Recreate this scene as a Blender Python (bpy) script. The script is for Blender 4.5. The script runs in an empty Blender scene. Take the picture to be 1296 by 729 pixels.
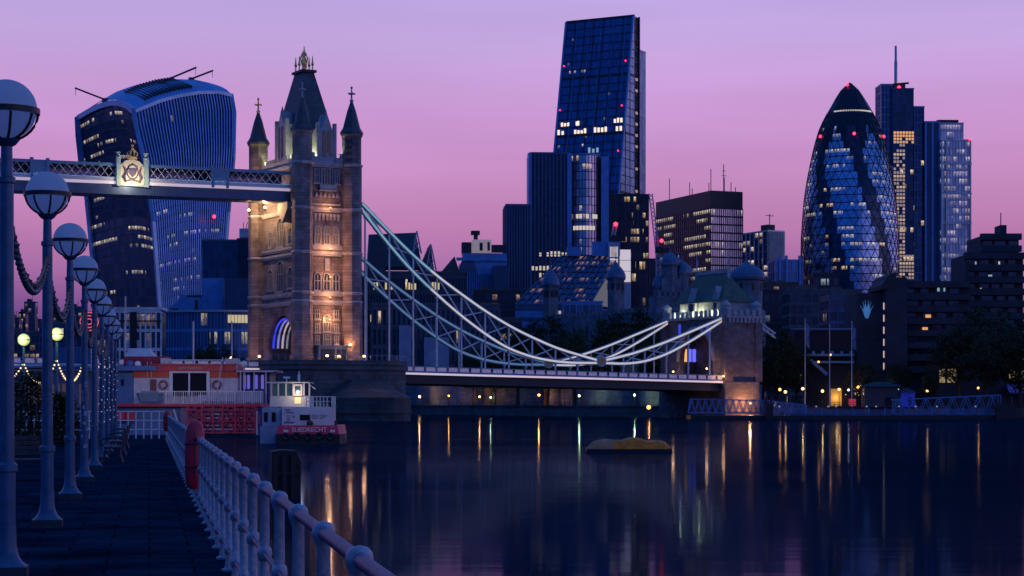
import bpy, bmesh, math, random
from math import sin, cos, pi, radians as R
random.seed(7)
S = bpy.context.scene
COL = S.collection
F = 2400.0          # focal length in photo pixels
CZ = 3.7            # camera height above the river
HY = 509.0          # horizon row of the photo
# ------------------------------------------------------------------ camera
cd = bpy.data.cameras.new('camera'); cam = bpy.data.objects.new('camera', cd); COL.objects.link(cam)
cam.location = (0, 0, CZ); cam.rotation_euler = (pi/2, 0, 0)
cd.sensor_width = 36; cd.lens = F/1296*36; cd.shift_y = (HY-364.5)/1296
cd.clip_start = .5; cd.clip_end = 20000
S.camera = cam
# ------------------------------------------------------------------ world
W = bpy.data.worlds.new('World'); S.world = W; W.use_nodes = True
nt = W.node_tree; nt.nodes.clear()
def nd(t, typ, **kw):
    n = t.nodes.new(typ)
    for k, v in kw.items(): setattr(n, k, v)
    return n
def ramp(t, stops, interp='LINEAR'):
    n = nd(t, 'ShaderNodeValToRGB'); e = n.color_ramp.elements; n.color_ramp.interpolation = interp
    while len(e) > 1: e.remove(e[-1])
    e[0].position = stops[0][0]; e[0].color = (*stops[0][1], 1)
    for p, c in stops[1:]:
        x = e.new(p); x.color = (*c, 1)
    return n
tc = nd(nt, 'ShaderNodeTexCoord'); sp = nd(nt, 'ShaderNodeSeparateXYZ'); nt.links.new(tc.outputs['Generated'], sp.inputs[0])
front = ramp(nt, [(0, (.05, .025, .16)), (.045, (.17, .07, .27)), (.065, (.36, .14, .37)), (.09, (.52, .21, .45)), (.115, (.58, .27, .55)),
                  (.15, (.61, .32, .67)), (.19, (.57, .40, .77)), (.235, (.46, .38, .82)), (.33, (.06, .16, .56)), (.6, (.036, .14, .52)), (1, (.036, .14, .52))])
sideR = ramp(nt, [(0, (.24, .16, .42)), (.06, (.56, .42, .86)), (.16, (.38, .42, .96)), (.36, (.04, .15, .54)), (1, (.036, .14, .52))])
sideL = ramp(nt, [(0, (.006, .04, .20)), (.08, (.012, .09, .42)), (.3, (.014, .10, .46)), (.6, (.03, .13, .50)), (1, (.036, .14, .52))])
for r_ in (front, sideR, sideL): nt.links.new(sp.outputs['Z'], r_.inputs[0])
def mrange(t, src, a, b, c=0, d=1):
    m = nd(t, 'ShaderNodeMapRange', interpolation_type='SMOOTHSTEP')
    m.inputs[1].default_value = a; m.inputs[2].default_value = b; m.inputs[3].default_value = c; m.inputs[4].default_value = d
    t.links.new(src, m.inputs[0]); return m.outputs[0]
def mixc(t, f, a, b, mode='MIX'):
    m = nd(t, 'ShaderNodeMix', data_type='RGBA', blend_type=mode)
    for s, v in ((m.inputs[0], f), (m.inputs[6], a), (m.inputs[7], b)):
        if hasattr(v, 'links') or hasattr(v, 'is_output'): t.links.new(v, s)
        elif isinstance(v, tuple): s.default_value = (*v, 1)
        else: s.default_value = v
    return m.outputs[2]
fx = mrange(nt, sp.outputs['X'], .05, .7); fy = mrange(nt, sp.outputs['Y'], .35, .93)
cl = nd(nt, 'ShaderNodeTexNoise'); cl.inputs['Scale'].default_value = 3; cl.inputs['Detail'].default_value = 4
mp = nd(nt, 'ShaderNodeMapping'); mp.inputs['Scale'].default_value = (1, 1, 8); nt.links.new(tc.outputs['Generated'], mp.inputs[0]); nt.links.new(mp.outputs[0], cl.inputs[0])
clv = mrange(nt, cl.outputs[0], .3, .75, .93, 1.05)
side = mixc(nt, fx, sideL.outputs[0], sideR.outputs[0])
skyc = mixc(nt, fy, side, front.outputs[0])
vm = nd(nt, 'ShaderNodeVectorMath', operation='SCALE'); nt.links.new(skyc, vm.inputs[0]); nt.links.new(clv, vm.inputs['Scale'])
bg = nd(nt, 'ShaderNodeBackground'); bg.inputs[1].default_value = 1.0; nt.links.new(vm.outputs[0], bg.inputs[0])
ns = nd(nt, 'ShaderNodeTexSky', sky_type='NISHITA', sun_disc=False); ns.sun_elevation = R(-4); ns.sun_rotation = R(20)
b2 = nd(nt, 'ShaderNodeBackground'); b2.inputs[1].default_value = .02; nt.links.new(ns.outputs[0], b2.inputs[0])
ad = nd(nt, 'ShaderNodeAddShader'); nt.links.new(bg.outputs[0], ad.inputs[0]); nt.links.new(b2.outputs[0], ad.inputs[1])
wo = nd(nt, 'ShaderNodeOutputWorld'); nt.links.new(ad.outputs[0], wo.inputs[0])
# afterglow: the sun is already below the horizon, only a faint last light from ahead right
sl = bpy.data.lights.new('sun', 'SUN'); sl.energy = .02; sl.angle = R(15); sl.color = (1, .7, .75)
so = bpy.data.objects.new('sun', sl); COL.objects.link(so); so.rotation_euler = (R(84), 0, R(60))
S.view_settings.view_transform = 'Standard'; S.view_settings.look = 'None'; S.view_settings.exposure = 0; S.view_settings.gamma = 1
S.view_settings.use_curve_mapping = False
S.cycles.use_denoising = True; S.cycles.max_bounces = 5; S.cycles.diffuse_bounces = 3; S.cycles.glossy_bounces = 3
S.cycles.sample_clamp_indirect = 3; S.cycles.sample_clamp_direct = 0; S.cycles.caustics_reflective = False; S.cycles.caustics_refractive = False
# ------------------------------------------------------------------ helpers
MC = {}
def M(name, col=(.2, .2, .2), rough=.6, metal=0., emit=None, es=0., var=.2, vs=1., brick=None, bump=0., spec=.5):
    """painted / stone / metal surface: noise mottling, optional masonry joints"""
    if name in MC: return MC[name]
    m = bpy.data.materials.new(name); MC[name] = m; m.use_nodes = True; t = m.node_tree; b = t.nodes['Principled BSDF']
    tc = nd(t, 'ShaderNodeTexCoord'); n = nd(t, 'ShaderNodeTexNoise'); n.inputs['Scale'].default_value = vs; n.inputs['Detail'].default_value = 6
    n.inputs['Roughness'].default_value = .65
    t.links.new(tc.outputs['Object'], n.inputs[0])
    v = mrange(t, n.outputs[0], .25, .75, 1-var, 1+var)
    c0 = col
    if brick:
        bw, bh = brick
        s = nd(t, 'ShaderNodeSeparateXYZ'); t.links.new(tc.outputs['Object'], s.inputs[0])
        a = nd(t, 'ShaderNodeMath', operation='ADD'); t.links.new(s.outputs[0], a.inputs[0]); t.links.new(s.outputs[1], a.inputs[1])
        cm = nd(t, 'ShaderNodeCombineXYZ'); t.links.new(a.outputs[0], cm.inputs[0]); t.links.new(s.outputs[2], cm.inputs[1])
        br = nd(t, 'ShaderNodeTexBrick'); br.inputs['Scale'].default_value = 1; br.inputs['Brick Width'].default_value = bw; br.inputs['Row Height'].default_value = bh
        br.inputs['Mortar Size'].default_value = bh*.05; br.inputs['Color1'].default_value = (*[x*1.15 for x in col], 1)
        br.inputs['Color2'].default_value = (*[x*.8 for x in col], 1); br.inputs['Mortar'].default_value = (*[x*.5 for x in col], 1)
        t.links.new(cm.outputs[0], br.inputs[0]); c0 = br.outputs[0]
    sc = nd(t, 'ShaderNodeVectorMath', operation='SCALE'); t.links.new(v, sc.inputs['Scale'])
    if isinstance(c0, tuple): sc.inputs[0].default_value = c0
    else: t.links.new(c0, sc.inputs[0])
    t.links.new(sc.outputs[0], b.inputs['Base Color'])
    b.inputs['Roughness'].default_value = rough; b.inputs['Metallic'].default_value = metal; b.inputs['Specular IOR Level'].default_value = spec
    if bump:
        bp = nd(t, 'ShaderNodeBump'); bp.inputs['Strength'].default_value = bump; bp.inputs['Distance'].default_value = .1
        t.links.new(br.outputs['Fac'] if brick else n.outputs[0], bp.inputs['Height'])
        if brick: bp.invert = True
        t.links.new(bp.outputs[0], b.inputs['Normal'])
    if emit:
        b.inputs['Emission Color'].default_value = (*emit, 1); b.inputs['Emission Strength'].default_value = es
    return m
def mth(t, op, a, b=None, c=None):
    n = nd(t, 'ShaderNodeMath', operation=op)
    for i, x in enumerate((a, b, c)):
        if x is None: continue
        if isinstance(x, (int, float)): n.inputs[i].default_value = x
        else: t.links.new(x, n.inputs[i])
    return n.outputs[0]
def G(name, col=(.02, .05, .12), metal=.5, rough=.12, lit=(1, .72, .42), es=1.2, p=.25, run=.55, seed=0., band=.3, grp=5.):
    """office glass: panes of slightly different tint and tilt, some rooms with their lights on (UV = bays x floors)"""
    if name in MC: return MC[name]
    m = bpy.data.materials.new(name); MC[name] = m; m.use_nodes = True; t = m.node_tree; b = t.nodes['Principled BSDF']
    uv = nd(t, 'ShaderNodeUVMap'); s = nd(t, 'ShaderNodeSeparateXYZ'); t.links.new(uv.outputs[0], s.inputs[0])
    u, v = s.outputs[0], s.outputs[1]
    fu, fv = mth(t, 'FLOOR', u), mth(t, 'FLOOR', v); ru, rv = mth(t, 'FRACT', u), mth(t, 'FRACT', v)
    def wn(a, bb, o):
        c = nd(t, 'ShaderNodeCombineXYZ'); t.links.new(a, c.inputs[0]); t.links.new(bb, c.inputs[1]); c.inputs[2].default_value = seed+o
        w = nd(t, 'ShaderNodeTexWhiteNoise', noise_dimensions='3D'); t.links.new(c.outputs[0], w.inputs[0]); return w
    cell = wn(fu, fv, .37); cell2 = wn(fu, fv, 7.7)
    fg = mth(t, 'FLOOR', mth(t, 'DIVIDE', mth(t, 'ADD', u, mth(t, 'MULTIPLY', wn(fv, fv, 3.1).outputs[0], 4.)), grp)); group = wn(fg, fv, 1.9)
    on = mth(t, 'MULTIPLY', mth(t, 'GREATER_THAN', group.outputs[0], run), mth(t, 'LESS_THAN', cell.outputs[0], p))
    stray = mth(t, 'LESS_THAN', cell2.outputs[0], .007); on = mth(t, 'MAXIMUM', on, stray)
    pane = mth(t, 'MULTIPLY', mth(t, 'GREATER_THAN', rv, band), mth(t, 'LESS_THAN', rv, .94))
    pane = mth(t, 'MULTIPLY', pane, mth(t, 'MULTIPLY', mth(t, 'GREATER_THAN', ru, .1), mth(t, 'LESS_THAN', ru, .9)))
    # ceiling lights brighter at the top of a room, furniture below
    no = nd(t, 'ShaderNodeTexNoise'); no.inputs['Scale'].default_value = 3.1; t.links.new(uv.outputs[0], no.inputs[0])
    room = mth(t, 'MULTIPLY', mrange(t, rv, band, .95, .25, 1.), mrange(t, no.outputs[0], .35, .65, .35, 1.3))
    br = mth(t, 'MULTIPLY', mth(t, 'ADD', mth(t, 'MULTIPLY', cell2.outputs[0], .9), .25), room)
    st = mth(t, 'MULTIPLY', mth(t, 'MULTIPLY', on, pane), mth(t, 'MULTIPLY', br, es))
    t.links.new(st, b.inputs['Emission Strength']); b.inputs['Emission Color'].default_value = (*lit, 1)
    vv = mth(t, 'ADD', mth(t, 'MULTIPLY', cell.outputs[0], .5), .75)
    sc = nd(t, 'ShaderNodeVectorMath', operation='SCALE'); sc.inputs[0].default_value = col; t.links.new(vv, sc.inputs['Scale'])
    t.links.new(sc.outputs[0], b.inputs['Base Color']); b.inputs['Metallic'].default_value = metal; b.inputs['Roughness'].default_value = rough
    # every pane sits at a slightly different angle
    ge = nd(t, 'ShaderNodeNewGeometry'); pv = nd(t, 'ShaderNodeVectorMath', operation='SUBTRACT'); t.links.new(cell.outputs[1], pv.inputs[0]); pv.inputs[1].default_value = (.5, .5, .5)
    ps = nd(t, 'ShaderNodeVectorMath', operation='SCALE'); t.links.new(pv.outputs[0], ps.inputs[0]); ps.inputs['Scale'].default_value = .035
    pa = nd(t, 'ShaderNodeVectorMath', operation='ADD'); t.links.new(ge.outputs['Normal'], pa.inputs[0]); t.links.new(ps.outputs[0], pa.inputs[1])
    pn = nd(t, 'ShaderNodeVectorMath', operation='NORMALIZE'); t.links.new(pa.outputs[0], pn.inputs[0]); t.links.new(pn.outputs[0], b.inputs['Normal'])
    return m
def E(name, col, es):
    """a thing that gives off light"""
    return M(name, tuple(min(.8, c) for c in col), .4, emit=col, es=es, var=.05)
def V3(p): return tuple(p) if len(p) == 3 else (p[0], p[1], 0)
def add3(a, b, s=1): return (a[0]+b[0]*s, a[1]+b[1]*s, a[2]+b[2]*s)
def nrm(a):
    l = math.sqrt(sum(x*x for x in a)) or 1; return tuple(x/l for x in a)
def crs(a, b): return (a[1]*b[2]-a[2]*b[1], a[2]*b[0]-a[0]*b[2], a[0]*b[1]-a[1]*b[0])
class MB:
    def __init__(s): s.v = []; s.f = []; s.m = []; s.uv = []; s.sm = []; s.cuts = []
    def cut(s): s.cuts.append(len(s.f)); return s
    def build_each(s, name, mats, parent=None):
        """every stretch between two cuts becomes an object of its own"""
        r = []; e = [0]+s.cuts+[len(s.f)]
        for a, b in zip(e, e[1:]):
            if b <= a: continue
            q = MB(); used = {}
            for k in range(a, b):
                q.f.append([used.setdefault(i, len(used)) for i in s.f[k]]); q.m.append(s.m[k]); q.uv.append(s.uv[k]); q.sm.append(s.sm[k])
            q.v = [s.v[i] for i in used]; r.append(q.build(name, mats, parent))
        return r
    def face(s, pts, mi=0, uv=None, sm=False):
        n = len(s.v); s.v += [tuple(p) for p in pts]; s.f.append(list(range(n, n+len(pts)))); s.m.append(mi); s.uv.append(uv); s.sm.append(sm); return s
    def mesh(s, vs, fs, mi=0, sm=False):
        n = len(s.v); s.v += [tuple(p) for p in vs]
        for f in fs: s.f.append([i+n for i in f]); s.m.append(mi); s.uv.append(None); s.sm.append(sm)
        return s
    def bx(s, x0, x1, y0, y1, z0, z1, mi=0, uvs=None):
        P = [(x, y, z) for z in (z0, z1) for y in (y0, y1) for x in (x0, x1)]
        Q = [(0, 2, 3, 1), (4, 5, 7, 6), (0, 1, 5, 4), (2, 6, 7, 3), (0, 4, 6, 2), (1, 3, 7, 5)]
        if not uvs: return s.mesh(P, Q, mi)
        nx, ny, nz = uvs
        U = [None, None, [(0, 0), (nx, 0), (nx, nz), (0, nz)], [(0, 0), (0, nz), (nx, nz), (nx, 0)], [(50, 0), (50, nz), (50+ny, nz), (50+ny, 0)], [(90, 0), (90+ny, 0), (90+ny, nz), (90, nz)]]
        for q, u in zip(Q, U): s.face([P[i] for i in q], mi, u)
        return s
    def bar(s, a, b, w, h=None, up=(0, 0, 1), mi=0):
        """square bar between two points"""
        h = h or w; d = nrm(add3(b, a, -1))
        if abs(sum(x*y for x, y in zip(d, up))) > .99: up = (1, 0, 0)
        x = nrm(crs(d, up)); y = crs(x, d); P = []
        for p in (a, b):
            for i, j in ((-1, -1), (1, -1), (1, 1), (-1, 1)): P.append(add3(add3(p, x, i*w/2), y, j*h/2))
        return s.mesh(P, [(3, 2, 1, 0), (4, 5, 6, 7), (0, 1, 5, 4), (1, 2, 6, 5), (2, 3, 7, 6), (3, 0, 4, 7)], mi)
    def tube(s, pts, r, n=8, mi=0, closed=False):
        pts = [tuple(p) for p in pts]; k = len(pts); rs = r if isinstance(r, (list, tuple)) else [r]*k; P = []; fs = []
        for i, p in enumerate(pts):
            a = pts[i-1] if (i or closed) else p; b = pts[(i+1) % k] if (i < k-1 or closed) else p
            d = nrm(add3(b, a, -1)); up = (0, 0, 1) if abs(d[2]) < .9 else (1, 0, 0); x = nrm(crs(d, up)); y = crs(x, d)
            for j in range(n):
                t = 2*pi*j/n; P.append(add3(add3(p, x, rs[i]*cos(t)), y, rs[i]*sin(t)))
        for i in range(k if closed else k-1):
            for j in range(n):
                a = i*n+j; b = i*n+(j+1) % n; c = ((i+1) % k)*n+(j+1) % n; d = ((i+1) % k)*n+j; fs.append((a, b, c, d))
        if not closed: fs += [tuple(range(n))[::-1], tuple((k-1)*n+j for j in range(n))]
        return s.mesh(P, fs, mi, True)
    def lathe(s, prof, n=16, c=(0, 0, 0), mi=0, sm=True, rot=0., sq=(1, 1), ends=True):
        P = []; fs = []
        for r, z in prof:
            for j in range(n):
                t = 2*pi*j/n+rot; P.append((c[0]+r*cos(t)*sq[0], c[1]+r*sin(t)*sq[1], c[2]+z))
        for i in range(len(prof)-1):
            for j in range(n): fs.append((i*n+j, i*n+(j+1) % n, (i+1)*n+(j+1) % n, (i+1)*n+j))
        if ends: fs += [tuple(range(n))[::-1], tuple((len(prof)-1)*n+j for j in range(n))]
        return s.mesh(P, fs, mi, sm)
    def ball(s, c, r, n=12, mi=0, sq=1., a0=-90, a1=90, ends=True):
        k = max(4, n//2); return s.lathe([(max(r*cos(R(a0+(a1-a0)*i/k)), r*.02), r*sq*sin(R(a0+(a1-a0)*i/k))) for i in range(k+1)], n, c, mi, ends=ends)
    def prism(s, poly, z0, z1, mi=0, top=None):
        n = len(poly); t = top or poly
        return s.mesh([(x, y, z0) for x, y in poly]+[(x, y, z1) for x, y in t], [tuple(range(n))[::-1], tuple(range(n, 2*n))]+[(i, (i+1) % n, n+(i+1) % n, n+i) for i in range(n)], mi)
    def slab(s, poly, axis, a, b, mi=0):
        """outline in the plane across an axis, given thickness along that axis; poly = (other, z)"""
        def p(q, w): return (w, q[0], q[1]) if axis == 'x' else (q[0], w, q[1])
        n = len(poly)
        return s.mesh([p(q, a) for q in poly]+[p(q, b) for q in poly], [tuple(range(n)), tuple(range(n, 2*n))[::-1]]+[(i, n+i, n+(i+1) % n, (i+1) % n) for i in range(n)], mi)
    def build(s, name, mats, parent=None, loc=(0, 0, 0), rz=0, recalc=True):
        me = bpy.data.meshes.new(name); me.from_pydata(s.v, [], s.f)
        for m in (mats if isinstance(mats, (list, tuple)) else [mats]): me.materials.append(m)
        if any(s.uv):
            ul = me.uv_layers.new(name='UVMap')
            for po in me.polygons:
                u = s.uv[po.index]
                if u:
                    for k, li in enumerate(po.loop_indices): ul.data[li].uv = u[k]
        for po in me.polygons: po.material_index = s.m[po.index]; po.use_smooth = s.sm[po.index]
        if recalc and not any(s.uv):
            bm = bmesh.new(); bm.from_mesh(me); bmesh.ops.recalc_face_normals(bm, faces=bm.faces); bm.to_mesh(me); bm.free()
        o = bpy.data.objects.new(name, me); COL.objects.link(o); o.location = loc; o.rotation_euler = (0, 0, rz)
        if parent: o.parent = parent
        if any(s.sm) and hasattr(me, 'set_sharp_from_angle'): me.set_sharp_from_angle(angle=R(42))
        return o
def tag(o, label, cat, group=None, kind=None):
    if label: o['label'] = label
    if cat: o['category'] = cat
    if group: o['group'] = group
    if kind: o['kind'] = kind
    return o
def thing(name, label, cat, loc=(0, 0, 0), rz=0, group=None):
    o = bpy.data.objects.new(name, None); COL.objects.link(o); o.location = loc; o.rotation_euler = (0, 0, rz); o.empty_display_size = .5
    return tag(o, label, cat, group)
def kids(o): return [c for c in bpy.data.objects if c.parent == o]
def dup(o, loc, rz=0, label=None, sc=1., group=None):
    def cp(a, par):
        c = a.copy(); COL.objects.link(c)
        if par: c.parent = par
        for ch in list(a.children): cp(ch, c)
        return c
    r = cp(o, None); r.location = loc; r.rotation_euler = (0, 0, rz); r.scale = (sc,)*3 if not isinstance(sc, tuple) else sc
    if label: r['label'] = label
    if group: r['group'] = group
    return r
def light(loc, energy, col, rad=.3, parent=None, typ='POINT', rot=None, cone=None):
    l = bpy.data.lights.new('point_light', typ); l.energy = energy; l.color = col; l.shadow_soft_size = rad
    o = bpy.data.objects.new('point_light', l); COL.objects.link(o); o.location = loc
    if rot: o.rotation_euler = rot
    if cone: l.spot_size = R(cone); l.spot_blend = .8
    if parent: o.parent = parent
    return o
def text(name, s, size, mat, parent, loc, rot, ext=.02, sx=1.):
    c = bpy.data.curves.new(name, 'FONT'); c.body = s; c.size = size; c.extrude = ext; c.align_x = 'CENTER'; c.align_y = 'CENTER'; c.resolution_u = 3
    o = bpy.data.objects.new(name, c); COL.objects.link(o); dg = bpy.context.evaluated_depsgraph_get()
    me = bpy.data.meshes.new_from_object(o.evaluated_get(dg)); COL.objects.unlink(o); bpy.data.objects.remove(o)
    me.materials.clear(); me.materials.append(mat); t = bpy.data.objects.new(name, me); COL.objects.link(t); t.location = loc; t.rotation_euler = rot; t.scale = (sx, 1, 1)
    if parent: t.parent = parent
    return t
def wx(px, D): return (px-648)/F*D
def wz(py, D): return CZ+(HY-py)/F*D
def run(C, d, px):
    k = (px-648)/F; return (k*C[1]-C[0])/(d[0]-k*d[1])
def bld(name, label, cat, D, phi, xl, xc, xr, ytop, zb=2., group=None):
    """a building from its nearest corner: width of the right face, of the left face and the roof height"""
    C = (wx(xc, D), D); p = R(phi); r = (cos(p), sin(p)); l = (-sin(p), cos(p))
    wr = run(C, r, xr); wl = run(C, l, xl)
    o = thing(name, label, cat, (C[0], C[1], zb), p, group)
    return o, wr, wl, wz(ytop, D)-zb
def block(root, x0, x1, y0, y1, z0, z1, nx, ny, nf, glass, frame, mw=.3, md=.3, sh=.6, vert=True, roof=.8, name='glass_wall', skip=()):
    """glass box with its own mullions and floor edges standing proud of the glass on the two sides that face the river"""
    MB().bx(x0, x1, y0, y1, z0, z1, uvs=(nx, ny, nf)).build(name, glass, root)
    b = MB(); dz = (z1-z0)/nf; ov = md
    if vert:
        for i in range(nx+1):
            x = x0+(x1-x0)*i/nx; b.bx(x-mw/2, x+mw/2, y0-md, y0-.01, z0, z1+.2)
        for i in range(1, ny+1):
            y = y0+(y1-y0)*i/ny; b.bx(x0-md, x0-.01, y-mw/2, y+mw/2, z0, z1+.2)
    for k in range(nf+1):
        z = z0+dz*k; e = md*.8
        b.bx(x0-e, x1, y0-e, y0-.015, z, z+sh); b.bx(x0-e, x0-.015, y0-.015, y1, z, z+sh)
    b.build('window_frame_grid', frame, root)
    if roof:
        b = MB(); b.bx(x0-.4, x1+.4, y0-.4, y1+.4, z1+sh+.01, z1+sh+roof); b.build('roof_parapet', frame, root)
def litrow(root, x0, x1, y0, y1, z0, z1, nx, ny, nf, side, fl, i0, i1, mat, h=.62):
    """one stretch of a floor with its lights on"""
    dz = (z1-z0)/nf; za = z0+dz*(fl+.3); zc = za+dz*h; b = MB()
    for i in range(i0, i1):
        if random.random() < .12: continue
        if side == 'R':
            a = (x1-x0)/nx; b.bx(x0+a*(i+.14), x0+a*(i+.86), y0-.08, y0+.3, za, za+(zc-za)*random.uniform(.7, 1))
        else:
            a = (y1-y0)/ny; b.bx(x0-.08, x0+.3, y0+a*(i+.14), y0+a*(i+.86), za, za+(zc-za)*random.uniform(.7, 1))
    if b.v: b.build('lit_window', mat, root)
LW = [E('lit_warm', (1, .62, .34), .5), E('lit_cream', (1, .82, .58), .55), E('lit_dim', (1, .66, .46), .25), E('lit_orange', (1, .46, .16), .75), E('lit_cool', (.55, .85, .9), .35)]
RED = E('aircraft_warning_light', (1, .02, .05), 7)
# ------------------------------------------------------------------ common materials
STONE = M('granite_ashlar', (.25, .205, .21), .85, brick=(1.5, .62), bump=.5, vs=.22, var=.6)
STONE2 = M('pale_portland_stone', (.40, .39, .42), .8, vs=.8, var=.25)
STONE3 = M('dark_pier_granite', (.10, .10, .11), .8, brick=(2.2, .9), bump=.6, vs=.2, var=.45)
SLATE = M('slate_roof', (.06, .075, .10), .55, brick=(.7, .45), bump=.4, vs=.5, var=.3)
GOLD = M('gilding', (.95, .62, .2), .35, .45, vs=3, var=.2)
STEELB = M('bridge_blue_paint', (.12, .26, .42), .45, vs=2, var=.15)
STEELW = M('bridge_white_paint', (.62, .66, .68), .45, vs=2, var=.12)
STEELT = M('bridge_turquoise_paint', (.30, .44, .45), .45, vs=2, var=.12)
DARK = M('dark_steel', (.025, .03, .045), .5, .3, vs=2)
BLACK = M('black_paint', (.012, .012, .016), .5, vs=3)
CONC = M('dark_concrete', (.10, .10, .11), .85, vs=.4, var=.3, bump=.2)
CONCL = M('pale_concrete', (.38, .36, .36), .8, vs=.5, var=.25)
NAVYM = M('navy_cladding', (.06, .10, .19), .45, .4, vs=.3, var=.2)
BLUEM = M('blue_metal_cladding', (.10, .25, .52), .4, .5, vs=.3, var=.2)
LAV = M('pale_metal_cladding', (.42, .42, .48), .35, .6, vs=.3, var=.15)
WHITE = M('white_paint', (.72, .72, .70), .5, vs=1.5, var=.15)
REDP = M('red_paint', (.55, .02, .05), .45, vs=1.5, var=.2)
REDO = M('orange_red_paint', (.62, .07, .03), .5, vs=1.5, var=.15)
GLASSD = M('dark_window_glass', (.012, .02, .035), .08, .3, vs=.5, var=.3)
# ================================================================== SETTING
wm = bpy.data.materials.new('river_water'); wm.use_nodes = True; t = wm.node_tree; t.nodes.remove(t.nodes['Principled BSDF'])
out = t.nodes['Material Output']; tcw = nd(t, 'ShaderNodeTexCoord'); mpw = nd(t, 'ShaderNodeMapping'); t.links.new(tcw.outputs['Object'], mpw.inputs[0])
mpw.inputs['Scale'].default_value = (.012, .05, 1); nw = nd(t, 'ShaderNodeTexNoise'); nw.inputs['Scale'].default_value = 1; nw.inputs['Detail'].default_value = 5; t.links.new(mpw.outputs[0], nw.inputs[0])
df = nd(t, 'ShaderNodeBsdfDiffuse'); df.inputs[0].default_value = (.006, .018, .032, 1)
gl = nd(t, 'ShaderNodeBsdfGlossy'); gl.inputs[0].default_value = (.58, .70, 1, 1); t.links.new(mrange(t, nw.outputs[0], .3, .7, .05, .09), gl.inputs['Roughness'])
bp = nd(t, 'ShaderNodeBump'); bp.inputs['Strength'].default_value = .02; bp.inputs['Distance'].default_value = .3
n2 = nd(t, 'ShaderNodeTexNoise'); n2.inputs['Scale'].default_value = .35; n2.inputs['Detail'].default_value = 3; m2 = nd(t, 'ShaderNodeMapping'); m2.inputs['Scale'].default_value = (.25, 1.4, 1)
t.links.new(tcw.outputs['Object'], m2.inputs[0]); t.links.new(m2.outputs[0], n2.inputs[0]); t.links.new(n2.outputs[0], bp.inputs['Height']); t.links.new(bp.outputs[0], gl.inputs['Normal'])
mx = nd(t, 'ShaderNodeMixShader'); mx.inputs[0].default_value = .19; t.links.new(df.outputs[0], mx.inputs[1]); t.links.new(gl.outputs[0], mx.inputs[2]); t.links.new(mx.outputs[0], out.inputs[0])
o = MB().face([(-4000, -300, 0), (4000, -300, 0), (4000, 3000, 0), (-4000, 3000, 0)]).build('river_water', wm); o['kind'] = 'structure'
# north bank with its quay wall
BANK = [(-1500, 1500), (-520, 1180), (-202, 863), (-35, 575), (20, 480), (47, 431), (70, 440), (150, 441), (420, 425), (2500, 300)]
GRND = M('bank_ground', (.05, .05, .055), .9, vs=.1, var=.3)
b = MB(); b.face([(x, y, 2.6) for x, y in BANK]+[(6000, 9000, 2.6), (-6000, 9000, 2.6)]); o = b.build('north_bank_ground', GRND); o['kind'] = 'structure'
b = MB()
for (x0, y0), (x1, y1) in zip(BANK, BANK[1:]):
    b.face([(x0, y0, -1), (x1, y1, -1), (x1, y1, 2.59), (x0, y0, 2.59)])
    b.bar((x0, y0, 2.72), (x1, y1, 2.72), .9, .25)
tag(b.build('quay_wall', STONE3), 'long dark granite quay wall edging the far river bank', 'river wall')
# south bank promenade
A0 = math.atan(.19125)
def Pp(D, lat, z=2.0): return (-.19125*D+lat, D, z)
PAVE = M('promenade_paving', (.012, .026, .05), .8, brick=(.9, .6), bump=.1, vs=.9, var=.6, spec=0)
for n_ in PAVE.node_tree.nodes:
    if n_.type == 'TEX_BRICK': n_.inputs['Color1'].default_value = (.018, .034, .060, 1); n_.inputs['Color2'].default_value = (.007, .017, .036, 1); n_.inputs['Color1'].default_value = (.015, .031, .056, 1); n_.inputs['Color2'].default_value = (.009, .021, .042, 1); n_.inputs['Mortar'].default_value = (.005, .012, .023, 1); n_.inputs['Mortar Size'].default_value = .018   # lay the paving joints flat: x, y instead of x+y, z
    if n_.type == 'COMBXYZ':
        s_ = [q for q in PAVE.node_tree.nodes if q.type == 'SEPXYZ'][0]; PAVE.node_tree.links.new(s_.outputs[0], n_.inputs[0]); PAVE.node_tree.links.new(s_.outputs[1], n_.inputs[1])
o = MB().bx(-30, .86, -8, 100, -3, 0).build('promenade', PAVE, None, (0, 0, 2.0), A0); o['kind'] = 'structure'
o = MB().bx(.861, 1.15, -8, 100, -3, .06).build('promenade_kerb', M('granite_kerb', (.12, .12, .125), .8, vs=2, bump=.2), None, (0, 0, 2.0), A0); o['kind'] = 'structure'
o = MB().bx(-60, 1.15, 100.01, 112, -3, -.35).build('landing_stage_ground', CONC, None, (0, 0, 2.0), A0); o['kind'] = 'structure'
# ================================================================== BRIDGE
O = (-41.7, 377.0); TH = R(30); UU = (cos(TH), sin(TH)); VV = (-sin(TH), cos(TH))
def bu(px, py, v=0.):
    k = (px-648)/F; ox, oy = O[0]+v*VV[0], O[1]+v*VV[1]; u = (k*oy-ox)/(UU[0]-k*UU[1]); D = oy+u*UU[1]; return u, wz(py, D)
def bz(py, u=0., v=0.): return wz(py, O[1]+u*UU[1]+v*VV[1])
BR = thing('bridge_tower', 'tall gothic stone bridge tower with four corner turrets and steep slate roof', 'bridge tower', (O[0], O[1], 0), TH)
TA, TB, TR_ = 10.8, 22.75, 2.05
ZD = bz(459)
Zc = [bz(y) for y in (381, 370, 319, 311, 263, 206)]   # string courses
ztop = Zc[5]
# walls: east face (along x, y=0) and south face (along y, x=0)
b = MB()
b.bx(.3, TA-.3, .3, .9, ZD-1, ztop); b.bx(.3, TA-.3, TB-.9, TB-.3, ZD-1, ztop); 
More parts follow.
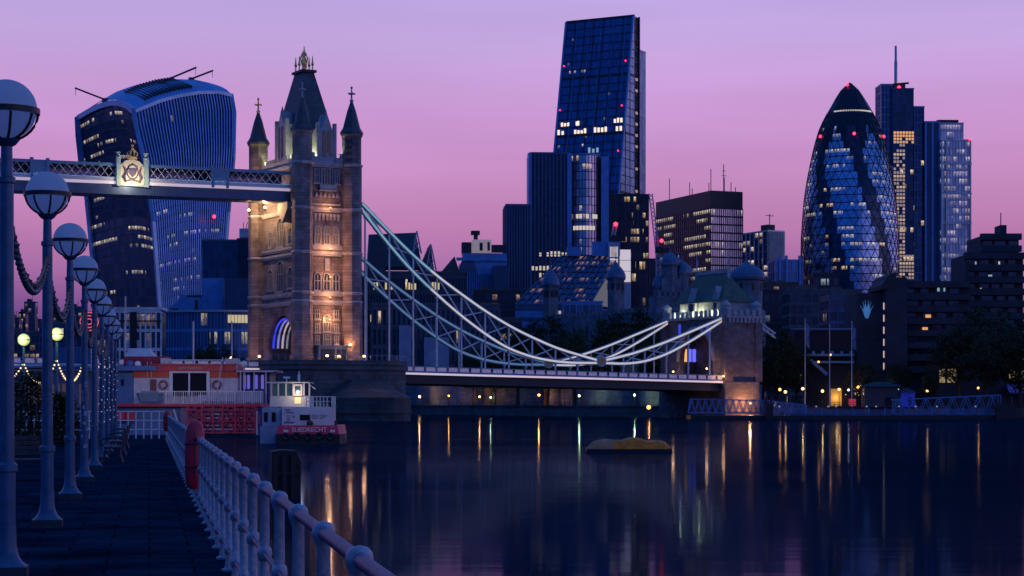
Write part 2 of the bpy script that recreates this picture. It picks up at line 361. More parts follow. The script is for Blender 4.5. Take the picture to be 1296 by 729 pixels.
# south and north walls pierced by the road arch
AR = (5.2, 17.6, ZD-1, bz(398, 0, 11))  # y0, y1, z0, ztop
def archwall(b, x0, x1):
    y0, y1, z0, zt = AR; yc = (y0+y1)/2; r = (y1-y0)/2; zs = zt-r*1.05; n = 10
    pts = []
    for i in range(n+1):
        t_ = pi-pi*i/n; pts.append((yc+r*cos(t_), zs+r*1.05*sin(t_)))
    b.slab([(.95, z0), (y0, z0)]+[(y0, zs)]+[p for p in pts[:n//2+1]]+[(yc, ztop), (.95, ztop)], 'x', x0, x1)
    b.slab([(yc, ztop)]+pts[n//2:]+[(y1, zs), (y1, z0), (TB-.95, z0), (TB-.95, ztop)], 'x', x0, x1)
archwall(b, .3, .9); archwall(b, TA-.9, TA-.3)
b.build('wall', STONE, BR)
b = MB(); b.bx(.9, TA-.9, .9, AR[0], ZD-1, Zc[1]-1); b.bx(.9, TA-.9, AR[1], TB-.9, ZD-1, Zc[1]-1); b.bx(.9, TA-.9, .9, TB-.9, Zc[1]-1, Zc[1]); b.build('gateway_lining', STONE3, BR)
# four turrets
def octo(r, z0, z1, c, b, mi=0): b.lathe([(r, z0), (r, z1)], 8, (c[0], c[1], 0), mi, False, pi/8)
for i, (cx, cy) in enumerate(((0, 0), (TA, 0), (0, TB), (TA, TB))):
    b = MB(); zt = bz(165); c = (cx, cy)
    b.lathe([(2.5, ZD-1), (2.5, ZD+1.2), (2.2, ZD+1.6), (2.15, Zc[0]), (2.05, Zc[0]+.6), (2.05, ztop), (1.95, ztop+.5), (1.95, zt-.8), (2.25, zt-.3), (2.25, zt)], 8, (cx, cy, 0), 0, False, pi/8)
    tu = b.build('turret', STONE, BR)
    b = MB()
    for z in (Zc[0], Zc[1], Zc[2], Zc[4], ztop): b.lathe([(2.06, z-.3), (2.28, z-.1), (2.28, z+.12), (2.06, z+.3)], 8, (cx, cy, 0), 0, False, pi/8); b.cut()
    b.build_each('string_course', STONE2, tu)
    b = MB()
    for k in range(8):
        t_ = pi/4*k; px_, py_ = cx+2.0*cos(t_), cy+2.0*sin(t_)
        for (za, zb2, w_) in ((ztop+1.6, zt-1.7, .5), (bz(243), bz(222), .45)):
            d_ = (-sin(t_), cos(t_)); q = [(px_+d_[0]*w_*s_, py_+d_[1]*w_*s_) for s_ in (-1, 1)]; e_ = (cos(t_)*.08, sin(t_)*.08)
            b.mesh([(q[0][0]-e_[0], q[0][1]-e_[1], za), (q[1][0]-e_[0], q[1][1]-e_[1], za), (q[1][0]-e_[0], q[1][1]-e_[1], zb2), (px_-e_[0], py_-e_[1], zb2+.6), (q[0][0]-e_[0], q[0][1]-e_[1], zb2)], [(0, 1, 2, 3, 4)])
    b = MB(); b.lathe([(2.35, zt), (2.35, zt+.25), (1.75, zt+1.2), (.9, zt+4.6), (.18, bz(122))], 8, (cx, cy, 0), 0, False, pi/8); b.build('turret_spire', SLATE, tu)
    b = MB(); zz = bz(122); b.lathe([(.3, zz-.3), (.45, zz), (.2, zz+.3), (.12, zz+2.6)], 8, (cx, cy, 0)); b.bar((cx-.75, cy, zz+1.4), (cx+.75, cy, zz+1.4), .3); b.bar((cx, cy-.75, zz+1.4), (cx, cy+.75, zz+1.4), .3); b.ball((cx, cy, zz+2.6), .28, 8)
    b.build('cross_finial', [GOLD if i == 2 else STONE2][0], tu)
# string courses and parapet on the walls
b = MB()
for z in Zc:
    b.bx(2.0, TA-2.0, -.15, .299, z-.25, z+.3); b.bx(-.15, .299, 2.0, TB-2.0, z-.25, z+.3)
    b.bx(2.0, TA-2.0, -.02, .298, z-.6, z-.251); b.bx(-.02, .298, 2.0, TB-2.0, z-.6, z-.251)
b.build('cornice', STONE2, BR)
b = MB(); zp = ztop+.3
for k in range(9):
    x = 2.1+.76*k
    if k % 2 == 0: b.bx(x, x+.7, .1, .5, zp, zp+2.0)
b.bx(2, TA-2, .12, .48, zp, zp+1.2)
for k in range(26):
    y = 2.1+.73*k
    if k % 2 == 0: b.bx(.1, .5, y, y+.66, zp, zp+2.0)
b.bx(.12, .48, 2, TB-2, zp, zp+1.2); b.bx(TA-.5, TA-.1, 2, TB-2, zp, zp+1.4)
b.build('battlement', STONE2, BR)
# windows (each window: stone frame > glass)
GW = [M('leaded_glass', (.02, .03, .05), .1, .2, vs=2), M('leaded_glass_glow', (.06, .05, .05), .2, emit=(1, .6, .35), es=.09, vs=2)]
def gwin(face, c, z0, z1, w, arched=True, lit=0, mull=1, dp=.35):
    """gothic window; c = centre along the wall"""
    n = 6; out_ = []; inn = []
    def arch(hw, zb_, zt_):
        zs = zt_-hw*1.2 if arched else zt_
        P = [(c-hw, zb_), (c+hw, zb_), (c+hw, zs)]
        if arched: P += [(c+hw*cos(pi*i/2/n)**1.0, zs+hw*1.2*sin(pi*i/2/n)) for i in range(1, n+1)]+[(c-hw*sin(pi*i/2/n), zs+hw*1.2*cos(pi*i/2/n)) for i in range(1, n)]
        P += [(c-hw, zs)]; return P
    ax = 'y' if face == 'E' else 'x'
    fr = .16
    A, I = arch(w/2+fr, z0-fr, z1+fr), arch(w/2, z0, z1); b = MB(); N = len(A)
    def p(q, d): return (q[0], d, q[1]) if ax == 'y' else (d, q[0], q[1])
    d0, d1 = .02, .32
    vs_ = [p(q, d0) for q in A]+[p(q, d0) for q in I]+[p(q, d1) for q in I]+[p(q, d1) for q in A]
    fs = []
    for i in range(N):
        j = (i+1) % N
        fs += [(i, j, N+j, N+i), (N+i, N+j, 2*N+j, 2*N+i), (3*N+i, 3*N+j, j, i)]
    b.mesh(vs_, fs)
    for k in range(1, mull+1):
        q = c-w/2+w*k/(mull+1); h_ = z1-(w*.25 if arched else 0)
        if ax == 'y': b.bx(q-.06, q+.06, .06, .26, z0, h_)
        else: b.bx(.06, .26, q-.06, q+.06, z0, h_)
    zm = z0+(z1-z0)*.55
    if ax == 'y': b.bx(c-w/2, c+w/2, .07, .25, zm-.07, zm+.07); b.bx(c-w/2-.4, c+w/2+.4, -.15, .3, z0-.45, z0-.17)
    else: b.bx(.07, .25, c-w/2, c+w/2, zm-.07, zm+.07); b.bx(-.15, .3, c-w/2-.4, c+w/2+.4, z0-.45, z0-.17)
    o = b.build('window', STONE2, BR)
    b = MB(); b.face([p(q, .27) for q in I]); b.build('pane', GW[lit], o)
for cx_ in (3.4, 5.4, 7.4):
    gwin('E', cx_, bz(307), bz(285), 1.15, True, 1)
    gwin('E', cx_, bz(366), bz(345), 1.25, True, 0)
gwin('E', 5.4, bz(231), bz(212), 2.3, False, 0, 3); gwin('E', 3.2, bz(229), bz(213), .8, False); gwin('E', 7.6, bz(229), bz(213), .8, False)
gwin('E', 5.4, bz(418), bz(398), 1.5, True, 1, 2); gwin('E', 5.4, bz(436), bz(423), 1.5, False, 1, 2)
for cx_ in (3.3, 7.5):
    gwin('E', cx_, bz(402), bz(392), .8, False, 0); gwin('E', cx_, bz(419), bz(410), .7, False, 1); gwin('E', cx_, bz(435), bz(425), .7, False, 1)
gwin('S', 11.4, bz(311, 0, 11), bz(277, 0, 11), 3.2, True, 1, 2)
for cy_ in (6.2, 16.6): gwin('S', cy_, bz(310, 0, 11), bz(291, 0, 11), 1.6, True, 0)
for cy_ in (6.2, 16.6): gwin('S', cy_, bz(365, 0, 11), bz(340, 0, 11), 2.2, True, 0, 2)
gwin('S', 11.4, bz(368, 0, 11), bz(330, 0, 11), 3.6, True, 0, 3)
# carved panels
b = MB()
for k in range(7):
    x = 2.9+.83*k; b.bx(x-.28, x+.28, -.12, .298, bz(273), bz(269)); b.bx(x-.2, x+.2, -.05, .298, bz(277), bz(273.2)); b.cut()
for k in range(6):
    x = 3.1+.92*k; b.mesh([(x-.4, -.1, bz(248)), (x+.4, -.1, bz(248)), (x, -.1, bz(242)), (x-.4, .29, bz(248)), (x+.4, .29, bz(248)), (x, .29, bz(242))], [(0, 1, 2), (3, 5, 4), (0, 3, 4, 1), (1, 4, 5, 2), (2, 5, 3, 0)]); b.cut()
b.bx(2.4, 8.4, -.1, .297, bz(258), bz(256)); b.cut(); b.bx(4.9, 5.9, -.1, .297, bz(341), bz(326))
b.build_each('carved_panel', STONE2, BR)
b = MB(); b.bx(3.6, 7.2, -.7, .299, bz(240), bz(238.6)); b.bx(3.6, 7.2, -.6, -.45, bz(238.6), bz(233))
for k in range(8): b.bx(3.65+.5*k, 3.75+.5*k, -.62, -.42, bz(238.6), bz(233))
b.build('balcony', STONE2, BR)
# gabled dormers
def dormer(face, c, w, z0, z1, zpk):
    b = MB(); P = [(c-w/2, z0), (c+w/2, z0), (c+w/2, z1), (c+w*.28, z1), (c, zpk), (c-w*.28, z1), (c-w/2, z1)]
    ax = 'y' if face == 'E' else 'x'; b.slab(P, ax, .25, 3.5 if face == 'E' else 3.); 
    for s_ in (-1, 1):
        q = c+s_*w/2
        if ax == 'y': b.bx(q-.3, q+.3, .1, .9, z0, z1+1.1)
        else: b.bx(.1, .9, q-.3, q+.3, z0, z1+1.1)
    o = b.build('dormer', STONE2, BR)
    b = MB(); e = w*.24; zs = z0+(z1-z0)*.2; ze = z1-.2
    for s_ in (-.62, .62):
        b.slab([(c+s_*e-.42, zs), (c+s_*e+.42, zs), (c+s_*e+.42, ze-.5), (c+s_*e, ze), (c+s_*e-.42, ze-.5)], ax, .17, .248)
    b.build('pane', GLASSD, o)
    b = MB()
    if ax == 'y': b.lathe([(.2, zpk-.3), (.3, zpk), (.08, zpk+.9)], 6, (c, .6, 0))
    else: b.lathe([(.2, zpk-.3), (.3, zpk), (.08, zpk+.9)], 6, (.6, c, 0))
    b.build('finial', STONE2, o)
dormer('E', 5.4, 3.7, ztop+.3, bz(160), bz(141)); dormer('S', 11.4, 5.0, ztop+.3, bz(158, 0, 11), bz(140, 0, 11))
# the steep roof with its gilded crown
zr0, zr1 = bz(172, 5, 11), bz(93, 5, 11)
b = MB(); b.bx(2.0, TA-2.0, 4.4, TB-4.4, ztop, zr0-.01)
b.build('roof_wall', STONE2, BR)
b = MB(); b.prism([(1.7, 5.0), (TA-1.7, 5.0), (TA-1.7, TB-5.0), (1.7, TB-5.0)], zr0, zr1, 0, [(4.2, 9.1), (6.6, 9.1), (6.6, 13.6), (4.2, 13.6)])
ro = b.build('roof', SLATE, BR)
b = MB(); b.bx(3.8, 7.0, 8.6, 14.1, zr1+.01, zr1+.5); b.build('roof_cresting', DARK, ro); b = MB()
for x in (4.3, 6.5):
    for y in (9.6, 11.3, 13.1): b.lathe([(.2, zr1+.5), (.12, zr1+1.4), (.34, zr1+1.8), (.2, zr1+2.2), (.05, zr1+3.6)], 6, (x, y, 0)); b.cut()
b.build_each('gilded_spike', GOLD, ro)
b = MB(); cc = (5.4, 11.35, 0); zf = bz(58, 5, 11)
b.lathe([(.5, zr1+.5), (.35, zr1+1.4), (.55, zr1+1.8), (.6, zr1+2.4), (.4, zr1+3.2), (.25, zr1+3.6), (.5, zr1+4.0), (.16, zr1+4.4), (.09, zf)], 10, cc)
for k in range(6):
    t_ = pi/3*k; b.tube([(cc[0]+.6*cos(t_), cc[1]+.6*sin(t_), zr1+2.2), (cc[0]+.85*cos(t_), cc[1]+.85*sin(t_), zr1+3.2), (cc[0]+.3*cos(t_), cc[1]+.3*sin(t_), zr1+4.4)], .13, 5)
b.bar((cc[0], cc[1]-.6, zf-1), (cc[0], cc[1]+.6, zf-1), .16)
b.build('gilded_crown', GOLD, ro)
# coloured lights inside the road arch, kiosk at its foot
yc = (AR[0]+AR[1])/2; r_ = (AR[1]-AR[0])/2-.35; zs_ = AR[3]-r_*1.05-.6
for k, (xx, cm_, es_) in enumerate(((1.1, (.04, .06, 1), .7), (2.1, (.30, .32, 1), .5), (3.1, (1, .8, .8), .35), (4.1, (.7, .7, .9), .15))):
    b = MB(); b.tube([(xx, yc+r_*cos(pi*i/14), zs_+r_*1.0*sin(pi*i/14)) for i in range(15)], .22, 6)
    b.build('arch_light', E('arch_glow_%d' % k, cm_, es_), BR)
b = MB(); b.bx(2.4, 8.6, -2.6, .25, ZD, ZD+3.1); b.bx(2.2, 8.8, -2.9, .26, ZD+3.1, ZD+3.45)
k_ = b.build('entrance_porch', M('porch_blue_steel', (.10, .17, .28), .4, .3), BR)
b = MB(); b.bx(2.8, 5.9, -2.68, -2.601, ZD+.5, ZD+2.7); b.bx(6.3, 7.2, -2.68, -2.601, ZD+.3, ZD+2.7); b.bx(7.35, 8.3, -2.68, -2.601, ZD+.3, ZD+2.7); b.build('pane', GLASSD, k_)
# pier with its pointed starling
PR = thing('bridge_pier', 'massive dark granite river pier below the gothic bridge tower', 'bridge pier', (O[0], O[1], 0), TH)
b = MB(); b.prism([(-9, 0), (-9, -6), (-5, -10), (14, -10), (20, -6), (20, 32), (-9, 32)], -2, ZD-.5)
b.prism([(-9.4, 0), (-9.4, -6.2), (-5.2, -10.4), (14.2, -10.4), (20.4, -6.2), (20.4, 32), (-9.4, 32)], ZD-1.5, ZD-.7)
b.build('pier_body', STONE3, PR)
b = MB(); b.prism([(-9.3, -6), (-5.2, -10.3), (14.2, -10.3), (20.3, -6), (20.3, 32), (-9.3, 32)], ZD-.499, ZD+.35); b.build('pier_parapet', STONE3, PR)
b = MB(); nose = [(0, -10.01), (1.5, -17), (6, -23), (8.5, -24), (11, -23), (15.5, -17), (17, -10.01)]
b.prism(nose, -2, 4.6); b.prism([(x*1.02-.2, y-.25 if y < -11 else y) for x, y in nose], 1.5, 2.1)
b.prism(nose, 4.601, 8.2, 0, [(5.5, -10.01), (6, -10.6), (7.5, -11), (8.5, -11.2), (9.5, -11), (11, -10.6), (11.5, -10.01)])
b.build('starling', M('starling_granite', (.07, .07, .075), .8, brick=(2., .8), bump=.6, vs=.2, var=.5), PR)
b = MB()
for x in (-3, 3.5, 7, 10.5): b.bx(x, x+.9, -10.06, -9.9, ZD-3.4, ZD-2.6); b.cut()
b.build_each('drain_opening', BLACK, PR)
b = MB()
for (x, y), (x2, y2) in zip([(-9, 0), (-9, -6), (-5, -10), (14, -10), (20, -6)], [(-9, -6), (-5, -10), (14, -10), (20, -6), (20, 0)]):
    n = max(2, int(math.hypot(x2-x, y2-y)/1.2))
    for i in range(n+1): b.bar((x+(x2-x)*i/n, y+(y2-y)*i/n, ZD+.35), (x+(x2-x)*i/n, y+(y2-y)*i/n, ZD+1.4), .07)
    b.bar((x, y, ZD+1.4), (x2, y2, ZD+1.4), .1)
b.build('pier_railing', STEELB, PR)
# suspended side span: chain trusses
U0, _ = bu(458, 258, .3); U1, _ = bu(915, 404, .3); UN, ZN = bu(760, 457, .3)
upx = [(458, 258), (478, 279), (515, 317), (555, 352), (613, 394), (651, 417), (703, 441), (757, 456.5)]
lox = [(458, 266), (469, 282), (500, 320), (522, 345), (574, 393), (609, 420), (640, 441), (678, 454), (717, 459.5), (757, 459.5)]
upr = [(763, 456.5), (800, 448), (840, 434), (880, 417), (915, 402)]; lor = [(763, 459.5), (790, 461), (816, 458), (845, 448), (880, 428), (915, 405)]
def prof(l): return [bu(x, y, .3) for x, y in l]
UP, LO, UPR, LOR = prof(upx), prof(lox), prof(upr), prof(lor)
def at(P, u):
    for (a, za), (c, zc) in zip(P, P[1:]):
        if a <= u <= c: return za+(zc-za)*(u-a)/(c-a)
    return P[0][1] if u < P[0][0] else P[-1][1]
def smooth(P, n=40):
    # centripetal-like resample with light smoothing
    us = [P[0][0]+(P[-1][0]-P[0][0])*i/n for i in range(n+1)]; z = [at(P, u) for u in us]
    for _ in range(6): z = [z[0]]+[(z[i-1]+2*z[i]+z[i+1])/4 for i in range(1, n)]+[z[-1]]
    return list(zip(us, z))
UP, LO, UPR, LOR = smooth(UP), smooth(LO), smooth(UPR, 24), smooth(LOR, 24)
def deckz(u): 
    ua, za = bu(497, 468); ub, zb_ = bu(918, 480); return za+(zb_-za)*(u-ua)/(ub-ua)
HL = [bu(x, 400, .3)[0] for x in (462, 492.6, 523, 553, 584, 614, 644, 673.5, 703, 731)]
HRr = [bu(x, 440, .3)[0] for x in (789, 816, 843.5, 871, 898)]
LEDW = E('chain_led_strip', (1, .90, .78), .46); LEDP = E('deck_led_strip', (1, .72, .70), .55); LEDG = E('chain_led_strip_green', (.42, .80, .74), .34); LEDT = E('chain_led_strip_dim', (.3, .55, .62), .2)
def chain(v, label, far=False):
    c = thing('suspension_chain', label, 'suspension chain', (O[0], O[1], 0), TH, 'chains of the suspended side span')
    for nm, P in (('upper_chord', UP), ('lower_chord', LO), ('upper_chord', UPR), ('lower_chord', LOR)):
        b = MB()
        for (a, za), (d, zd) in zip(P, P[1:]): b.bar((a-.05, v, za), (d+.05, v, zd), .6, .74)
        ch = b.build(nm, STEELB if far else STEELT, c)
        b = MB()
        for (a, za), (d, zd) in zip(P, P[1:]): b.bar((a, v-.335, za+.02), (d, v-.335, zd+.02), .06, .4)
        for k, fc in enumerate(range(0, len(b.f), 6)): b.m[fc:fc+6] = [1 if P[k][0] < UN-42 else 0]*6
        b.build('light_strip', LEDT if far and P in (UP, LO) else [LEDW, LEDG], ch)
    b = MB(); h = MB()
    for H, U_, L_, e in ((HL, UP, LO, UN), (HRr, UPR, LOR, U1)):
        H2 = H+[e-1.2] if H is HL else [UN+1.2]+H
        for i, u in enumerate(H2):
            b.bar((u, v, at(L_, u)), (u, v, at(U_, u)), .3, .3); b.cut()
            if i and (i+1 < len(H2) or H is HL):
                p_ = H2[i-1]
                if at(U_, p_)-at(L_, p_) > .4 or at(U_, u)-at(L_, u) > .4:
                    b.bar((p_, v, at(U_, p_)), (u, v, at(L_, u)), .26, .26); b.cut(); b.bar((p_, v+.05, at(L_, p_)), (u, v+.05, at(U_, u)), .24, .24); b.cut()
        for u in H: h.bar((u, v, deckz(u)), (u, v, at(L_, u)), .28, .28); h.ball((u, v, at(L_, u)-.5), .42, 8); h.cut()
    b.build_each('lattice_brace', STEELW, c); h.build_each('hanger_rod', STEELW, c)
    b = MB(); b.slab([(UN+1.25*cos(2*pi*i/16), ZN+1.25*sin(2*pi*i/16)) for i in range(16)], 'y', v-.5, v+.5)
    nd_ = b.build('link_pin', STEELT, c)
    b = MB(); b.slab([(UN+.75*cos(2*pi*i/14), ZN+.75*sin(2*pi*i/14)) for i in range(14)], 'y', v-.56, v-.501); b.build('pin_shield', M('red_gold_shield', (.7, .25, .06), .4), nd_)
    return c
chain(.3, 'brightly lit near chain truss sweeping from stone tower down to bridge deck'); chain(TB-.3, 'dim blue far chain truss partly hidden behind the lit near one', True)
# deck of the side span and of the opening span on the other side of the tower
def deck(name, label, ua, ub, za, zb_, back=None):
    d = thing(name, label, 'bridge deck', (O[0], O[1], 0), TH); n = int(abs(ub-ua)/2.6)
    def q(u, v, z): return (u, v, za+(zb_-za)*(u-ua)/(ub-ua)+z)
    def bx2(b, u0, u1, v0, v1, z0, z1, mi=0):
        P = [q(u, v, z) for z in (z0, z1) for v in (v0, v1) for u in (u0, u1)]
        b.mesh(P, [(0, 2, 3, 1), (4, 5, 7, 6), (0, 1, 5, 4), (2, 6, 7, 3), (0, 4, 6, 2), (1, 3, 7, 5)], mi)
    b = MB(); bx2(b, ua, ub, 0, TB, -1.1, -.7); bx2(b, ua, ub, .1, .6, -2.7, -1.11); bx2(b, ua, ub, TB-.6, TB-.1, -2.7, -1.11)
    for i in range(n//2): u = ua+(ub-ua)*(i+.5)/(n//2); bx2(b, u-.25, u+.25, .61, TB-.61, -2.4, -1.12)
    b.build('deck_girder', DARK, d)
    b = MB(); bx2(b, ua, ub, -.55, -.02, -.95, -.4); bx2(b, ua, ub, -.3, -.05, -.39, -.1); bx2(b, ua, ub, -.4, .1, .72, .9); bx2(b, ua, ub, TB, TB+.3, -1, .9)
    p = b.build('parapet', STEELB, d)
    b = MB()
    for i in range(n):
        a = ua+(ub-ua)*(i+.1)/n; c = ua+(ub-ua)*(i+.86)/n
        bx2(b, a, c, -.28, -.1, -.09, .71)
    b.build('parapet_panel', M('parapet_pale_blue_glow', (.42, .46, .58), .5, emit=(.75, .55, .85), es=.13, vs=2.5, var=.5), p)  # panels emit a faint lilac glow, light put into the paint
    b = MB(); bx2(b, ua, ub, -.62, -.551, -.88, -.48); b.build('light_strip', LEDP, d)
    return d
ua, za = bu(497, 468, -.3); deck('bridge_deck', 'suspended bridge deck with bright pink light strip along its edge', 19.5, U1+.5, deckz(19.5), deckz(U1+.5))
deck('bascule_deck', 'bascule deck with blue parapet running left from the tower behind the ship', -9.2, -90, bz(463, -9), bz(463, -9)+.4)
# high level walkway to the other tower (out of the picture on the left)
WK = thing('high_walkway', 'high level blue lattice walkway reaching left from the gothic tower', 'footbridge', (O[0], O[1], 0), TH)
zt0 = bz(216); zl0 = bz(198, -59); WL = 100
def wkz(u): return zt0+(zl0-zt0)*(-u)/59
ws = MB(); wl = MB(); wd = MB(); wt = MB(); cmp_ = MB(); led = MB(); wl2 = MB()
for v0, v1 in ((2.2, 2.6), (7.4, 7.8)):
    for (dz0, dz1, ex, tgt) in ((-.55, 0, .1, wt), (-2.95, -2.6, .1, wt), (-3.9, -2.96, .25, cmp_), (-5.9, -4.6, 0, wd), (-4.59, -3.91, 0, wd)):
        tgt.mesh([(u, v, wkz(u)+z) for z in (dz0, dz1) for v in (v0-ex, v1+ex) for u in (-1.5, -WL)], [(0, 2, 3, 1), (4, 5, 7, 6), (0, 1, 5, 4), (2, 6, 7, 3), (0, 4, 6, 2), (1, 3, 7, 5)])
led.bar((-1.8, 1.9, wkz(-1.8)-3.72), (-WL, 1.9, wkz(-WL)-3.72), .08, .55)
led.bar((-1.8, 2.03, wkz(-1.8)-2.92), (-WL, 2.03, wkz(-WL)-2.92), .1, .05, mi=1); cmp_.bar((-1.8, 1.9, wkz(-1.8)-2.87), (-WL, 1.9, wkz(-WL)-2.87), .06, .3)
wd.mesh([(u, v, wkz(u)+z) for z in (-6.0, -4.0) for v in (2.7, 7.3) for u in (-1.5, -WL)], [(0, 2, 3, 1), (4, 5, 7, 6), (0, 1, 5, 4), (2, 6, 7, 3), (0, 4, 6, 2), (1, 3, 7, 5)])
wd.mesh([(u, v, wkz(u)+z) for z in (-.4, -.1) for v in (2.7, 7.3) for u in (-1.5, -WL)], [(0, 2, 3, 1), (4, 5, 7, 6), (0, 1, 5, 4), (2, 6, 7, 3), (0, 4, 6, 2), (1, 3, 7, 5)])
u = -2.0
while u > -WL+2:
    for vv, tg in ((2.3, wl), (7.6, wl2)):
        for o1, o2 in ((0, -1.6), (-1.6, 0)): tg.bar((u+o1, vv, wkz(u)-.55), (u+o2, vv+.03*(o1 < 0), wkz(u)-2.6), .06, .22, (0, 1, 0))
    u -= 1.6
for px_ in (278, 50):
    up, _ = bu(px_, 215, 2.2); 
    for dx in (-1.5, 1.5): ws.bx(up+dx-.3, up+dx+.3, 1.85, 2.35, wkz(up)-3.9, wkz(up)+.35)
    ws.bx(up-1.2, up+1.2, 2.05, 2.19, wkz(up)-2.6, wkz(up)-.5); ws.cut()
for k in range(int(WL/.9)): cmp_.bx(-2-.9*k-.25, -2-.9*k, 1.9, 1.945, wkz(-2-.9*k)-3.35, wkz(-2-.9*k)-3.0)
wt.build('rail', STEELB, WK); wl2.build('lattice', STEELB, WK); wl.build('lattice', M('walkway_lattice_paint', (.70, .68, .80), .5, vs=2), WK); wd.build('girder', M('walkway_girder_blue', (.05, .09, .19), .45, .3, vs=.5), WK); cmp_.build('cornice', STEELW, WK); ws.build_each('pilaster', STEELB, WK); led.build('light_strip', [E('walkway_led', (1, .74, .80), .36), E('walkway_uplight', (.85, .78, 1), 9)], WK)
b = MB(); b.bx(-100, -1.5, 3, 7, wkz(-50)-2.6, wkz(-50)-2.5); 
b = MB()
b.mesh([(u, v, wkz(u)+z) for z in (-2.6, -.55) for v in (6.9, 7.0) for u in (-1.5, -WL)], [(0, 2, 3, 1), (4, 5, 7, 6), (0, 1, 5, 4), (2, 6, 7, 3), (0, 4, 6, 2), (1, 3, 7, 5)]); b.build('glazing', M('walkway_glazing', (.16, .13, .26), .2, .4, vs=.3), WK)
# coat of arms panel on the walkway
up, _ = bu(167, 210, 2.); zc_ = wkz(up)
b = MB(); b.slab([(up-2.3, zc_-4.2), (up+2.3, zc_-4.2), (up+2.3, zc_-.4), (up+1.4, zc_+.5), (up, zc_+.9), (up-1.4, zc_+.5), (up-2.3, zc_-.4)], 'y', 1.7, 1.88)
ca = b.build('coat_of_arms', M('arms_cream', (.62, .56, .42), .5, vs=4, var=.2), WK)
b = MB()
for s_ in (-1, 1): b.bx(up+s_*2.75-.4, up+s_*2.75+.4, 1.5, 2.2, zc_-4.4, zc_+.9); b.lathe([(.5, zc_+.9), (.6, zc_+1.1), (.25, zc_+1.3), (.5, zc_+2.0), (.55, zc_+2.1)], 8, (up+s_*2.75, 1.85, 0))
b.bx(up-2.4, up+2.4, 1.62, 1.69, zc_-4.3, zc_-3.9)
b.build('arms_pilaster', STEELT, ca)
b = MB()
b.tube([(up+1.1*cos(t*.3927), 1.62, zc_-1.6+1.35*sin(t*.3927)) for t in range(16)], .16, 6, closed=True)
b.slab([(up-.8, zc_-.9), (up+.8, zc_-.9), (up+.8, zc_-1.8), (up, zc_-2.7), (up-.8, zc_-1.8)], 'y', 1.58, 1.69)
for s_ in (-1, 1): b.tube([(up+s_*1.3, 1.62, zc_-3.6), (up+s_*1.7, 1.62, zc_-2.6), (up+s_*1.35, 1.62, zc_-1.6), (up+s_*1.75, 1.62, zc_-.6)], [.2, .3, .22, .15], 6)
b.tube([(up-1.6, 1.62, zc_-3.4), (up, 1.62, zc_-3.1), (up+1.6, 1.62, zc_-3.4)], .16, 6)
b.build('arms_relief', M('arms_dark_relief', (.10, .08, .16), .5, vs=3), ca)
b = MB(); b.lathe([(.9, zc_+.8), (1.0, zc_+1.3), (.85, zc_+1.4)], 10, (up, 1.8, 0), sq=(1, .5))
for s_ in (-1, -.4, .4, 1): b.tube([(up+s_*.85, 1.7, zc_+1.4), (up+s_*1.0, 1.7, zc_+2.0), (up+s_*.3, 1.7, zc_+2.6)], .13, 6)
b.ball((up, 1.7, zc_+2.85), .3, 8); b.bar((up, 1.7, zc_+2.9), (up, 1.7, zc_+3.7), .14); b.bar((up-.3, 1.7, zc_+3.4), (up+.3, 1.7, zc_+3.4), .14)
b.build('gilded_crown', GOLD, ca)
light((up, -1.6, zc_-3.6), 1300, (1, .8, .5), .3, WK)
# cantilever support of the walkway against the tower
b = MB(); b.slab([(2.4, zt0-6.0), (7.2, zt0-6.0), (7.2, zt0-7.4), (5, zt0-10), (2.4, zt0-7.4)], 'x', -2.2, .2); b.build('walkway_corbel', STONE2, BR)
# flood lights that stand on the ledges of the tower
def flood(loc, e, col, aim=None, cone=100, vis=.22):
    o = thing('floodlight', None, 'floodlight', None or (0, 0, 0), 0, 'floodlights lighting the bridge')
    o.parent = None
    c, s_ = cos(TH), sin(TH); wl_ = (O[0]+loc[0]*c-loc[1]*s_, O[1]+loc[0]*s_+loc[1]*c, loc[2]); o.location = wl_; o.rotation_euler = (0, 0, TH)
    b = MB(); b.ball((0, 0, 0), vis, 8); b.build('lens', E('flood_lens_%.2f_%.2f' % (col[1], col[2]), col, 9), o)
    b = MB(); b.lathe([(.1, -vis-.35), (.16, -vis-.1), (vis*.9, -vis*.6)], 8); b.build('housing', DARK, o)
    light((0, 0, .1), e, col, .3, o)
    return o
FLN = [((1.5, -8.6, ZD+1.2), 1101, 'on the pier parapet under the front turret'), ((9.5, -8.6, ZD+1.2), 1102, 'on the pier parapet under the right turret'), ((-7.5, 4.0, ZD+1.2), 1103, 'on the pier beside the road arch, nearer one'), ((-7.5, 19.0, ZD+1.2), 1104, 'on the pier beside the road arch, farther one'),
       ((-4.2, 9.0, bz(264, 0, 9)), 4200, 'on the ledge under the walkway, right of its pair'), ((-4.2, 17.6, bz(266, 0, 15)), 4600, 'on the ledge under the walkway, left of its pair'),
       ((5.4, -1.6, Zc[3]-6.2), 330, 'above the middle windows of the river face'), ((5.4, -1.5, Zc[0]+.8), 260, 'on the lowest cornice of the river face'),
       ((5.4, -1.2, bz(404)), 480, 'between the two small square windows of the river face'), ((9.3, -2.6, bz(436)), 900, 'at the foot of the right turret beside the porch'), ((5.4, -1.9, Zc[2]+.7), 520, 'on the cornice below the three arched windows'),
       ((5.4, -1.6, bz(262)), 240, 'under the carved frieze high on the river face')]
for l_, e_, d_ in FLN:
    o = flood(l_, e_*(2.4 if e_ > 2000 else 1.6 if e_ > 1000 else 1.35), (1, .43, .17) if e_ < 1500 else (1, .58, .25), vis=.3 if e_ >= 900 else .1); o['label'] = 'warm floodlight '+d_
